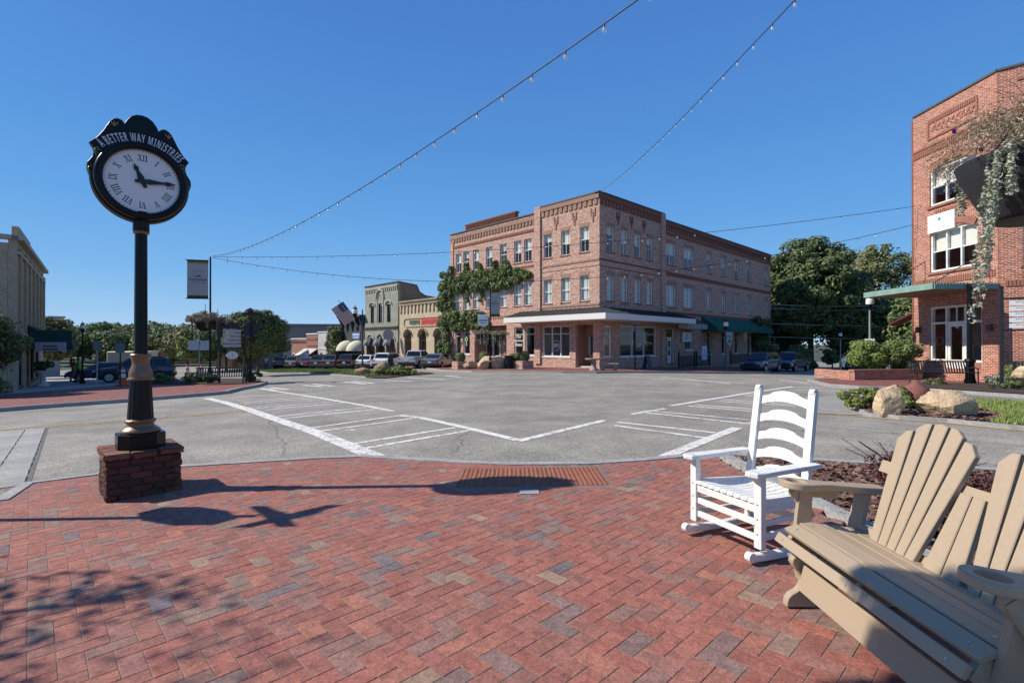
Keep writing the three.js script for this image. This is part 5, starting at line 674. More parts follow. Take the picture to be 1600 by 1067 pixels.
function banner(label, x, D, up, ox, y0, w, h, turn) { const b = thing('street_banner', label, 'banner', gy(x, D, up), turn, 'welcome banners on lamp posts'); part('cloth', box(w, h, .012, 0, 0, 0).translate(0, 0, 0), bannerMat, b).position.set(ox, y0 + h / 2, 0); const u = b.children[0].geometry.attributes.uv; for (let i = 0; i < u.count; i++) u.setXY(i, u.getX(i) / w, u.getY(i) / h); part('rod', rod([ox - w / 2 - .08, y0 + h + .02, 0], [ox + w / 2 + .02, y0 + h + .02, 0], .025), black, b); part('rod', rod([ox - w / 2 - .08, y0 - .02, 0], [ox + w / 2 + .02, y0 - .02, 0], .025), black, b); return b; }
function hung(label, x, y, D, r, n) { const h = thing('hanging_basket', label, 'flower basket', [x, 0, -D], 0, 'hanging baskets of silver and straw coloured plants'); basket(h, 0, y, 0, r, n, false); part('hanger', rod([0, y, 0], [0, y + r * 1.6, 0], .015, 5), blackMatte, h); return h; }
const lines = (x, rows, c = '#6d7076') => { x.fillStyle = c; for (const [a, b, y, h] of rows) for (let k = a; k < b; k += 9) x.fillRect(k, y + (k * 7 % 3), 6, h - (k * 5 % 4)); }; // writing too small to read in the photograph
const slatPrint = printMat(256, 64, (x) => { x.fillStyle = '#e9e9e6'; x.fillRect(0, 0, 256, 64); lines(x, [[24, 220, 14, 12], [50, 190, 38, 9]]); });
function way(label, x, D, up, turn, w, hT, back) { // wayfinding sign: two posts, five slats, an oval plaque
  const t = thing('wayfinding_sign', label, 'sign', gy(x, D, up), turn, 'wayfinding signs with white slats'); for (const s of [-1, 1]) part('post', [box(.1, hT, .1, s * w / 2, hT / 2, 0), rbox(.13, .05, .13, .01, s * w / 2, hT + .02, 0)], blackMatte, t);
  part('rail', [box(w, .07, .06, 0, hT - .42, 0)], blackMatte, t); part('rail', box(w, .06, .06, 0, hT - 1.62, 0), blackMatte, t); part('crest', ext((() => { const s = new THREE.Shape(); s.moveTo(-.42, 0); s.quadraticCurveTo(-.4, .3, 0, .34); s.quadraticCurveTo(.4, .3, .42, 0); return s; })(), .04).translate(0, hT - .4, -.02), blackMatte, t);
  for (let i = 0; i < 5; i++) part('slat', pbox(w - .42, .17, .03, 0, hT - .6 - i * .215, back ? -.02 : .04), back ? std([.42, .42, .41], { roughness: .7 }) : slatPrint, t);
  part('hanger_bar', [-1, 1].map(s => box(.03, .4, .03, s * .32, hT - 1.8, 0)), blackMatte, t); part('oval_plaque', place(new THREE.CylinderGeometry(.34, .34, .05, 28).scale(1, 1, .68), 0, hT - 2.02, 0, Math.PI / 2), printMat(256, 256, (c) => { c.fillStyle = '#e2e0da'; c.fillRect(0, 0, 256, 256); c.fillStyle = '#a9684f'; c.font = '46px serif'; c.textAlign = 'center'; c.fillText('SENOIA', 128, 142); }), t); return t; }
function slatBench(label, x, D, up, turn, L = 2.2, n = 20) { const t = thing('metal_bench', label, 'bench', gy(x, D, up), turn, 'black slatted metal benches');
  for (let i = 0; i < n; i++) { const X = -L / 2 + .12 + i * (L - .24) / (n - 1); part('slat', [bar([X, .45, .24], [X, .42, -.2], .05, .015), bar([X, .43, -.21], [X, .88, -.34], .05, .015)], blackMatte, t); }
  part('rail', [rod([-L / 2, .45, .26], [L / 2, .45, .26], .025), rod([-L / 2, .9, -.35], [L / 2, .9, -.35], .028), rod([-L / 2, .42, -.21], [L / 2, .42, -.21], .02)], blackMatte, t);
  for (const s of [-1, 1]) { part('leg', rod([s * (L / 2 - .05), 0, .26], [s * (L / 2 - .05), .62, .24], .025), blackMatte, t); part('leg', rod([s * (L / 2 - .05), 0, -.28], [s * (L / 2 - .05), .9, -.35], .025), blackMatte, t); part('armrest', tube([[s * (L / 2 - .05), .62, .26], [s * (L / 2 - .05), .65, 0], [s * (L / 2 - .05), .62, -.3]], .025, 10), blackMatte, t); } return t; }
function boulder(label, x, D, up, w, h, d, turn, mat, sd) { const g = new THREE.IcosahedronGeometry(1, 4), p = g.attributes.position, v = V(0, 0, 0); const pl = []; seed = sd * 977 + 13; for (let i = 0; i < 16; i++) pl.push([V(rnd() - .5, rnd() - .35, rnd() - .5).normalize(), rr(.62, .9)]);
  for (let i = 0; i < p.count; i++) { v.fromBufferAttribute(p, i); let r = 1; for (const [n, k] of pl) { const q = v.dot(n); if (q * r > k) r = k / q; } r *= 1 + .05 * perlin.noise(v.x * 3 + sd, v.y * 3, v.z * 3) + .03 * perlin.noise(v.x * 9, v.y * 9 + sd, v.z * 9); p.setXYZ(i, v.x * r * w / 1.6, Math.max(-.15, (v.y * r * .62 + .45) * h / .95), v.z * r * d / 1.6); }
  const uv = g.attributes.uv; for (let i = 0; i < p.count; i++) uv.setXY(i, p.getX(i) + p.getZ(i) * .5, p.getY(i)); g.computeVertexNormals(); return single('boulder', label, 'boulder', g, mat, gy(x, D, up), turn, 'landscape boulders'); }
const rockTex = tex(512, 512, (u, v) => { const a = n1(u, v), b = n4(u, v), k = .72 + a * .5 + (b - .5) * .3; return [cl(206 * k), cl(182 * k), cl(150 * k)]; }, [.9, .9]);
const rockTan = std([.92, .9, .86], { map: rockTex, bumpMap: bumpG, bumpScale: .03, roughness: .95 }), rockRed = std([.52, .42, .38], { map: rockTex, roughness: .95 });
boulder('upright tan boulder on the island, squared top', 8.35, 11.15, .04, .62, .66, .55, .3, rockTan, 3); boulder('wide low tan boulder on the island beside the lawn', 9.5, 10.95, .04, 1.08, .6, .7, -.2, rockTan, 8);
boulder('tan boulder at the foot of the right-hand wayfinding sign', 19.4, 18.7, .1, 1.3, .8, .9, .4, rockTan, 12); boulder('small reddish boulder at the median lamp post', -10.6, 35.6, .05, .95, .6, .8, .2, rockRed, 5); boulder('reddish boulder beside the timber bollard on the median', -9.2, 36.2, .05, 1.25, .85, .9, .9, rockRed, 6);
boulder('big pale boulder before the corner shop door', -1.45, 40.2, .1, 2.3, 1.15, 1.3, .3, rockTan, 9); boulder('small pale boulder beside the big one at the corner shop', -3.4, 41.2, .1, 1.1, .75, .8, .8, rockTan, 15); boulder('low boulder among the plants near the traffic cones', -19.5, 31.2, .12, 1.5, .5, 1, .2, rockTan, 21); boulder('narrow standing stone next to the black litter bin', 1.0, 39.0, .12, .5, .95, .4, .4, rockTan, 25);
{ const b = thing('red_urn', 'rounded reddish urn finial behind the wide boulder', 'urn', gy(9.95, 12.4, .07)); part('body', lathe([[.12, 0], [.28, .1], [.33, .3], [.25, .5], [.1, .58], [.07, .66], [0, .68]], 20), std([.33, .13, .1], { map: grain(2, 2), roughness: .9 }), b); }
// left corner: banner pole, baskets, signs, bench
lampPost('tall black banner pole above the bench at the side street', -17.7, 29.5, 7.3, .12, { globe: 0 }); banner('grey welcome banner on the tall pole beside the clock', -17.7, 29.5, .12, -.66, 4.95, 1.1, 2.2, .25);
hung('hanging basket on the near side of the tall banner pole', -17.75, 2.8, 29.1, .62, 3600); hung('hanging basket on the far side of the tall banner pole', -17.5, 2.75, 29.9, .5, 1800);
way('wayfinding sign seen from behind, next to the tall banner pole', -16.3, 29.3, .12, 1.0, 1.45, 3.6, true); stopSign('black backed stop sign at the corner with the metal bench', -14.75, 28.4, G(-14.75, 28.4) + .12, Math.PI + .15, 2.75).scale.setScalar(1.1);
slatBench('black slatted bench in front of the banner pole', -15.75, 27.1, .12, .25, 2.5);
slatBench('black slatted bench before the brick building entrance', 18.0, 21.0, .12, -.2, 2.3, 22);
{ const t = thing('canopy_column', 'fluted black column under the corner of the copper canopy', 'column', gy(19.35, 21.25, .1)); part('base', lathe([[.2, 0], [.2, .1], [.17, .2], [.14, .85], [.19, .9], [.19, .98], [.13, 1.02]], 20), black, t); part('shaft', lathe([[.1, 1], [.085, 4.2]], 16), black, t); part('ring', new THREE.TorusGeometry(.15, .03, 8, 20).rotateX(Math.PI / 2).translate(0, 1, 0), black, t); }
way('wayfinding sign with white slats beside the brick building', 19.75, 18.7, .12, -.5, 2.3, 3.75, false);
{ const t = thing('litter_bin', 'black slatted litter bin behind the right-hand wayfinding sign', 'bin', gy(20.3, 19.9, .12)); for (let i = 0; i < 18; i++) { const a = i / 18 * 6.283; part('slat', box(.06, .85, .015, 0, .47, .34).rotateY(a), blackMatte, t); } part('rim', new THREE.TorusGeometry(.35, .03, 8, 24).rotateX(Math.PI / 2).translate(0, .9, 0), blackMatte, t); part('liner', cyl(.3, .3, .8, 16, 0, .45, 0), darkIn, t); }
{ const t = thing('planter_wall', 'low red brick planter wall below the rounded hedges', 'wall', gy(18.0, 24.2, .1), .12); part('wall', [box(3.6, .42, .3, 0, .21, 0), box(.3, .42, 2.4, 1.65, .212, -1.3), box(.3, .42, 2.4, -1.65, .212, -1.3)], brickRed, t); part('coping', [box(3.7, .08, .36, 0, .46, 0)], brickTrimLight, t); part('earth', box(3.2, .3, 2.2, -.05, .2, -1.25), soil, t); }
shrub('round_hedge', 'rounded bright green hedge on the brick planter, next to the lamp post', [17.7, 25.2], 1.0, .95, .9, 8000, .06, LIME, { group: 'rounded hedges by the brick building', y: G(17.7, 25.2) + .35 }); shrub('round_hedge', 'looser green hedge on the brick planter, next to the entrance door', [19.4, 24.9], 1.2, .95, .9, 8500, .06, [...LIME, ...GREEN], { group: 'rounded hedges by the brick building', y: G(19.3, 25) + .3 });
shrub('low_hedge', 'dark clipped ball shrub against the brick wall beside the sign', [20.6, 20.6], .42, .36, .4, 1800, .05, GREEN, { ball: 1, y: G(20.6, 20.6) + .2 });
shrub('flower_clump', 'silvery white flowering clump at the foot of the canopy column', [19.9, 20.6], .7, .25, .4, 1500, .05, silver, { cat: 'plant' }); shrub('flower_clump', 'straw coloured ornamental grass in front of the bench', [17.0, 20.2], .5, .22, .4, 900, .07, OLIVE, { cat: 'plant', wide: .15 }); shrub('flower_clump', 'low green groundcover along the bed kerb by the sign', [17.6, 17.9], 1.1, .14, .5, 1500, .05, GREEN, { cat: 'plant', y: G(17.6, 17.9) + .12 });
shrub('island_shrub', 'leafy green shrub with yellow flowers behind the upright boulder', [8.6, 12.3], .75, .3, .5, 5200, .032, [...LIME, ...GREEN, [.4, .34, .04]], { cat: 'plant', y: G(8.6, 12.3) + .06 }); shrub('island_shrub', 'leafy green shrub between the two island boulders', [9.35, 12.2], .8, .28, .5, 5200, .032, [...LIME, ...GREEN, [.4, .34, .04]], { cat: 'plant', y: G(9.3, 12.2) + .06 });
// lamps and signs along the right street
{ const t = lampPost('grey lamp post with a red and white notice beside the hedges', 18.5, 26.0, 3.55, .1, { mat: galv, k: 1.1, turn: -.75 }); part('notice', pbox(.42, .62, .02, 0, 1.75, .09), printMat(128, 190, (x) => { x.fillStyle = '#ecebe8'; x.fillRect(0, 0, 128, 190); lines(x, [[44, 84, 20, 18], [20, 108, 56, 18]], '#b8443c'); lines(x, [[24, 100, 100, 14], [34, 92, 130, 14]]); }), t); }
lampPost('slim grey lamp post far down the right-hand street', 35.9, 55, 3.4, .1, { mat: galv, k: 1.1 }); lampPost('dark lamp post standing before the green awning', 17.6, 41.4, 3.3, .12, { mat: std([.1, .1, .115], { roughness: .5 }), k: 1.2 });
lampPost('black lamp post with side lantern on the grass median', -11.0, 37.0, 4.7, .05, { side: -.55, mat: std([.04, .045, .05], { roughness: .5 }) });
{ lampPost('black lamp post with banner before the ivy covered shop', -1.72, 39.6, 6.7, .1, { globe: 0 }); banner('grey welcome banner before the ivy covered brick building', -1.72, 39.6, .1, .4, 4.2, .72, 1.95, .0); hung('round silver basket left of the banner post at the ivy covered shop', -2.4, 2.25, 39.3, .48, 1500); hung('larger round silver basket right of the banner post at the shop door', -1.0, 2.2, 39.3, .52, 1800);
  const s = thing('shop_sign', 'white shield sign projecting over the ivy covered shop door', 'sign', [-2.3, 3.05, -39.9]); part('board', ext(shapeOf([[-.4, -.05], [-.28, -.12], [0, -.22], [.28, -.12], [.4, -.05], [.4, .75], [-.4, .75]]), .06, .01), printMat(128, 128, (x) => { x.fillStyle = '#eeeeea'; x.fillRect(0, 0, 128, 128); lines(x, [[20, 108, 48, 18], [34, 90, 78, 10]], '#454b66'); }), s); part('bracket', rod([-.3, .85, .03], [.9, .85, .03], .02), blackMatte, s);
  for (const u of [s.children[0].geometry.attributes.uv]) for (let i = 0; i < u.count; i++) u.setXY(i, u.getX(i) + .5, u.getY(i) + .25); }
stopSign('black backed stop sign before the corner shop window', 8.95, 36.6, G(8.95, 36.6) + .12, GRID + Math.PI + .4, 2.45);
{ const t = thing('timber_bollard', 'square dark timber bollard on the grass median', 'bollard', gy(-9.0, 37.3, .06)); part('post', [rbox(.34, 1.35, .3, .02, 0, .67, 0), rbox(.36, .06, .32, .01, 0, 1.36, 0)], std([.1, .085, .075], { map: grain(2, 2), roughness: .9 }), t); }
shrub('median_shrub', 'yellow green low shrub on the median mulch', [-8.0, 34.6], 1.9, .36, 1.1, 9000, .06, [...LIME, [.34, .34, .06], [.3, .36, .07]], { m: 46 });
// before the corner building
{ const t = thing('stone_table', 'round stone table on a baluster before the corner door', 'table', gy(5.72, 35.2, .12)); part('top', cyl(.62, .58, .1, 24, 0, .8, 0), stone, t); part('pedestal', lathe([[.3, 0], [.3, .08], [.2, .14], [.16, .3], [.2, .5], [.15, .62], [.22, .76]], 16), stone, t);
  const b = thing('stone_bench', 'low stone bench on two carved feet beside the round table', 'bench', gy(6.75, 35.0, .12), -.12); part('seat', rbox(1.35, .1, .42, .02, 0, .46, 0), stone, b); for (const s of [-1, 1]) part('foot', place(ext(shapeOf([[-.16, 0], [.16, 0], [.1, .15], [.12, .41], [-.12, .41], [-.1, .15]]), .16, .01), s * .42, 0, -.08), stone, b); }
function topiary(label, x, D, r, box2) { const t = thing('topiary_planter', label, 'planter', gy(x, D, .12), GRID, 'topiary balls in planters'); if (box2) part('planter', [box(1.2, .62, .8, 0, .31, 0)], brickMain, t); else part('planter', lathe([[.2, 0], [.32, .5], [.34, .55], [.28, .55]], 16), stone, t); part('ball', leafGeo([[0, (box2 ? .62 : .55) + r * .8, 0, r, r, r]], 1500, .05, GREEN, { inner: .85, mess: .9 }), leafMat, t); part('core', ball(r * .85, 0, (box2 ? .62 : .55) + r * .8, 0), std([.085, .125, .034]), t); return t; }
topiary('topiary ball in a brick planter left of the shop door', -4.3, 42, .42, 1); topiary('topiary ball in a brick planter beside the corner shop window', .95, 38.9, .42, 1); topiary('topiary ball in front of the double shop door', -2.3, 41.6, .46, 0); topiary('topiary ball between shop door and litter bin', .1, 40.8, .36, 0); topiary('smaller topiary ball next to the narrow standing stone', .55, 40.2, .38, 0);
{ const t = thing('litter_bin', 'round black litter bin beside the big pale boulder', 'bin', gy(-.25, 39.9, .12)); part('drum', lathe([[.28, 0], [.33, .1], [.35, .95], [.3, 1.0]], 18), blackMatte, t); part('rim', new THREE.TorusGeometry(.33, .03, 6, 20).rotateX(Math.PI / 2).translate(0, 1, 0), black, t); }
{ const t = thing('sandwich_board', 'dark blue sandwich board outside the corner shop', 'sign', gy(10.3, 38.3, .12), GRID + .1); for (const s of [-1, 1]) part('board', box(.66, 1.05, .03, 0, .52, s * .17, s * -.22), std([.05, .065, .1], { roughness: .7 }), t); part('hinge', box(.6, .04, .1, 0, 1.04, 0), blackMatte, t); }
function fence(label, s0, s1, off, gap) { const n = Math.round((s1 - s0) / .13), t = thing('iron_fence', label, 'fence', [6.7 + .722 * s0 + .692 * off, G(13, 44) + .12, -(38.5 + .692 * s0 - .722 * off)], GRID, 'black iron railings by the corner building'); for (let i = 0; i <= n; i++) part('picket', box(.025, .95, .025, i * .13, .55, 0), blackMatte, t); part('rail', box(s1 - s0, .04, .04, (s1 - s0) / 2, 1.0, 0), blackMatte, t); part('rail', box(s1 - s0, .04, .04, (s1 - s0) / 2, .14, 0), blackMatte, t); for (const x of [0, s1 - s0]) part('post', [box(.12, 1.3, .12, x, .65, 0), ball(.08, x, 1.35, 0)], blackMatte, t); return t; }
fence('black iron railing beside the striped awning door', 9.3, 12.2, 1.6); fence('black iron railing carrying a white notice board', 12.6, 15.2, 1.6); fence('black iron railing under the green awning', 20.2, 24.8, 1.5);
const notice = (name, label, s, y, off, w, h, draw, shape) => { const t = thing(name, label, 'sign', [6.7 + .722 * s + .692 * off, y, -(38.5 + .692 * s - .722 * off)], GRID); const g = shape ? ext(shape, .06, .01) : box(w, h, .05, 0, 0, 0), u = g.attributes.uv; for (let i = 0; i < u.count; i++) shape ? u.setXY(i, u.getX(i) / w + .5, u.getY(i) / h + .5) : u.setXY(i, u.getX(i) / w, u.getY(i) / h); part('board', g, printMat(256, 256, draw), t); part('bracket', shape ? rod([0, h / 2, -.02], [0, h / 2 + .3, -.02], .02) : rod([-w / 2, h / 2 + .03, 0], [w / 2, h / 2 + .03, 0], .015), blackMatte, t); };
const boat = x => { x.fillStyle = '#d5d5d8'; x.fillRect(0, 0, 256, 256); x.fillStyle = '#5a6284'; x.beginPath(); x.moveTo(120, 50); x.lineTo(120, 110); x.lineTo(160, 110); x.fill(); x.fillRect(90, 116, 80, 8); lines(x, [[50, 206, 150, 20], [70, 186, 190, 14]], '#5a6284'); };
notice('notice_board', 'white notice board fixed to the black railing', 13.9, .65, 1.72, .95, 1.3, boat); notice('window_sign', 'pale rectangular sign over the office window by the striped awning', 13.6, 2.15, .12, 1.8, .95, boat);
notice('shield_sign', 'pale green shield sign with a dark clover under the green awning', 18.6, 1.95, 2.0, 1.7, 1.5, x => { x.fillStyle = '#a9b8b4'; x.fillRect(0, 0, 256, 256); x.fillStyle = '#31544a'; x.fillRect(30, 60, 196, 10); x.fillRect(30, 84, 196, 10); for (const [a, b] of [[128, 140], [108, 165], [148, 165]]) { x.beginPath(); x.arc(a, b, 20, 0, 7); x.fill(); } x.fillRect(124, 160, 8, 34); }, shapeOf([[-.8, .7], [.8, .7], [.8, .15], [.35, -.55], [0, -.72], [-.35, -.55], [-.8, .15]]));
notice('shield_sign', 'tan pointed shield sign beside the lamp post under the green awning', 23.6, 1.95, 1.6, 1.1, 1.5, x => { x.fillStyle = '#a8895a'; x.fillRect(0, 0, 256, 256); x.strokeStyle = '#4b3a24'; x.lineWidth = 12; x.beginPath(); x.moveTo(90, 70); x.quadraticCurveTo(190, 90, 120, 190); x.stroke(); }, shapeOf([[-.5, .7], [.5, .7], [.45, .1], [.15, -.6], [0, -.72], [-.15, -.6], [-.45, .1]]));
// cones and posts at the side street
const cone0 = (() => { const t = thing('traffic_cone', 'orange traffic cone with white collars beside the clock post', 'traffic cone', gy(-22.75, 29.4, .12), 0, 'orange traffic cones'); part('base', rbox(.42, .05, .42, .01, 0, .03, 0), std([.6, .08, .015], { roughness: .6 }), t); part('body', lathe([[.18, .05], [.05, .85], [.03, .9]], 18), std([.75, .09, .02], { roughness: .55 }), t); part('collar', lathe([[.14, .38], [.108, .55]], 18), white, t); part('collar', lathe([[.094, .64], [.077, .75]], 18), white, t); t.scale.setScalar(1.25); return t; })();
copy(cone0, 'orange traffic cone beyond the plants, left of a pair', gy(-25.4, 37.6, .1)); copy(cone0, 'orange traffic cone beyond the plants, right of a pair', gy(-24.0, 37.2, .1)); copy(cone0, 'orange traffic cone peeking out behind the metal bench', gy(-22.5, 36.5, .1));
const postSign = (label, x, D, h, mat, ph, w) => { const t = thing('parking_sign', label, 'sign', gy(x, D, .12), .2, 'sign posts on the shaded pavement'); part('post', box(.06, h, .04, 0, h / 2, 0), mat, t); part('plate', box(w, ph, .02, 0, h - ph / 2, .035), std([.14, .14, .14], { roughness: .6 }), t); return t; };
postSign('grey metal sign post seen from behind on the shaded pavement', -23.5, 28.5, 2.6, galv, .5, .35); postSign('dark sign post seen from behind next to the traffic cone', -21.8, 28.0, 2.4, blackMatte, .5, .45);
{ const t = thing('twin_notice', 'pair of small white notices on one post beside the banner pole', 'sign', gy(-20, 32.2, .12), .3); part('post', box(.06, 2.3, .05, 0, 1.15, 0), galv, t); part('plate', box(.55, .62, .02, -.31, 2.3, .04), std([.55, .56, .57]), t); part('plate', box(.55, .62, .02, .31, 2.3, .04), std([.55, .56, .57]), t); }
lampPost('black lamp post on the shaded side street pavement', -29.2, 34.2, 3.5, .12, { k: .9 });
{ const t = thing('flower_urn', 'white pedestal planter by the shaded shop door', 'planter', gy(-30.2, 32.4, .12)); part('urn', lathe([[.35, 0], [.35, .1], [.15, .2], [.14, .6], [.4, .95], [.45, 1.0], [.36, 1.0]], 16), std([.6, .58, .55]), t); part('plant', leafGeo(clumps(0, 1.25, 0, .5, .25, .5, 12, .2), 900, .08, DARK), leafMat, t); }
// ---------- string lights ----------
const bulbGlass = new THREE.MeshPhysicalMaterial({ color: 0xf4f2ea, roughness: .1, transmission: .6, thickness: 0, ior: 1.45, side: THREE.DoubleSide }), bulbGeo = lathe([[.014, 0], [.02, -.02], [.045, -.07], [.05, -.1], [.035, -.14], [0, -.155]], 10), sockGeo = lathe([[0, .05], [.022, .045], [.024, -.01], [.018, -.02]], 8);
function strand(label, A, B, sag, step, k = 1) { const t = thing('string_lights', label, 'string lights', [0, 0, 0], 0, 'festoon lights over the square'), a = V(...A), b = V(...B), L = a.distanceTo(b), P = u => { const p = a.clone().lerp(b, u); p.y -= sag * 4 * u * (1 - u); return p; }; const pts = []; for (let i = 0; i <= 40; i++) pts.push(P(i / 40).toArray());
  part('cable', tube(pts, .011 * k, 120, 5), blackMatte, t); const n = Math.floor(L / step); for (let i = 1; i < n; i++) { const p = P(i / n), m = part('bulb', bulbGeo, bulbGlass, t); m.position.copy(p); m.position.y -= .04 * k; m.scale.setScalar(k * .62); part('socket', sockGeo, blackMatte, m); } return t; }
lampPost('tall black festoon pole outside the picture behind the bed', 4.95, 3.1, 7.3, .04, { globe: 0 });
strand('festoon string rising from the tall banner pole over the plaza', [-17.5, 6.62, -29.4], [4.79, 6.57, -3.1], .94, .75); strand('festoon string from the roof corner of the brick building over the plaza', [6.8, 13.1, -38.4], [5.0, 7.12, -3.1], .4, .9);
strand('upper festoon string spanning from banner pole to the chamfered building', [-17.5, 6.58, -29.4], [20.6, 8.5, -25.6], .75, .9, 1.15); strand('lower festoon string spanning from banner pole to the chamfered building', [-17.5, 6.52, -29.4], [20.6, 7.6, -25.8], 2.1, .9, 1.15);
for (const [y0, y1, d, l] of [[5.0, 6.4, 62, 'highest of the'], [4.55, 6.0, 62.4, 'second of the'], [2.6, 3.0, 62, 'third of the'], [1.0, 1.6, 62.4, 'lowest of the']]) single('utility_wire', l + ' pale utility wires crossing before the large trees', 'wire', tube([[30, y0 + 1.4, -d], [42, y0 + 1.1, -d], [56, y1 + .3, -d + 2]], .03, 20, 5), std([.4, .4, .4]), null, 0, 'utility wires before the trees');
// ---------- flag ----------
{ const t = thing('flag', 'striped national flag on a slanted pole above the charcoal shop', 'flag', [-21.5, 0, -62.5], .3); part('pole', rod([2.3, 3.6, 0], [-.1, 6.9, 0], .04), std([.5, .5, .5], { roughness: .4 }), t); const g = new THREE.PlaneGeometry(2.6, 1.7, 20, 10), p = g.attributes.position; for (let i = 0; i < p.count; i++) p.setZ(i, Math.sin(p.getX(i) * 3 + p.getY(i)) * .12);
  part('cloth', g.rotateZ(-.95).translate(.55, 5.2, .1), printMat(260, 170, (x) => { for (let i = 0; i < 13; i++) { x.fillStyle = i % 2 ? '#e4dfd6' : '#9c2f34'; x.fillRect(0, i * 13.1, 260, 13.2); } x.fillStyle = '#27304f'; x.fillRect(0, 0, 110, 92); x.fillStyle = '#d8d8dc'; for (let i = 0; i < 6; i++) for (let j = 0; j < 5; j++) x.fillRect(10 + i * 17, 8 + j * 17, 5, 5); }), t); }
// ---------- vehicles ----------
const carGlass = std([.012, .014, .017], { roughness: .06 }), tyreMat = std([.012, .012, .013], { roughness: .85 }), rimMat = std([.4, .41, .42], { roughness: .35, metalness: .7 }), redLight = std([.35, .012, .015], { roughness: .25 }), lampLens = std([.7, .72, .74], { roughness: .15 }), plateMat = std([.6, .6, .58], { roughness: .5 }), trimDark = std([.02, .02, .022], { roughness: .65 });
function loft(secs) { // closed rings of points joined along the length, ends capped
  const n = secs[0].length, pos = [], idx = []; for (const s of secs) for (const p of s) pos.push(...p);
  for (let i = 0; i < secs.length - 1; i++) for (let j = 0; j < n; j++) { const a = i * n + j, b = i * n + (j + 1) % n; idx.push(a, b, b + n, a, b + n, a + n); }
  for (const [k, f] of [[0, 1], [secs.length - 1, 0]]) for (let j = 1; j < n - 1; j++) f ? idx.push(k * n, k * n + j + 1, k * n + j) : idx.push(k * n, k * n + j, k * n + j + 1);
  const g = new THREE.BufferGeometry(); g.setAttribute('position', new THREE.Float32BufferAttribute(pos, 3)); g.setIndex(idx); const h = g.toNonIndexed(); h.computeVertexNormals(); return h;
}
const CARS = { // stations: [z, half width factor, bottom, top]; cabin: rear foot, rear top, front top, front foot
  suv: { L: 4.65, W: 1.88, H: 1.7, wh: .36, st: [[-2.32, .9, .42, .92], [-2.2, .97, .34, 1.06], [-1.4, 1, .26, 1.1], [.7, 1, .26, 1.06], [1.0, 1, .26, 1.04], [1.9, .97, .3, .95], [2.25, .88, .36, .8]], cab: [-2.18, -1.85, .35, 1.1] },
  sedan: { L: 4.8, W: 1.84, H: 1.46, wh: .33, st: [[-2.4, .86, .42, .86], [-2.28, .96, .34, .98], [-1.5, 1, .24, 1.0], [.8, 1, .24, .95], [1.2, 1, .24, .93], [2.1, .96, .28, .8], [2.4, .86, .34, .66]], cab: [-1.95, -1.05, .3, 1.25] },
  hatch: { L: 4.25, W: 1.8, H: 1.54, wh: .33, st: [[-2.1, .9, .42, .88], [-2.0, .97, .34, 1.0], [-1.3, 1, .24, 1.02], [.7, 1, .24, .98], [1.0, 1, .24, .96], [1.8, .96, .28, .82], [2.1, .86, .34, .7]], cab: [-1.98, -1.5, .3, 1.15] },
  pickup: { L: 5.6, W: 1.92, H: 1.84, wh: .39, st: [[-2.75, .95, .55, 1.15], [-2.7, .98, .5, 1.2], [-1.2, 1, .4, 1.2], [.9, 1, .4, 1.18], [1.3, 1, .4, 1.16], [2.4, .97, .42, 1.08], [2.75, .9, .46, .9]], cab: [-1.0, -.75, .75, 1.4] },
};
const wheelGeo = {};
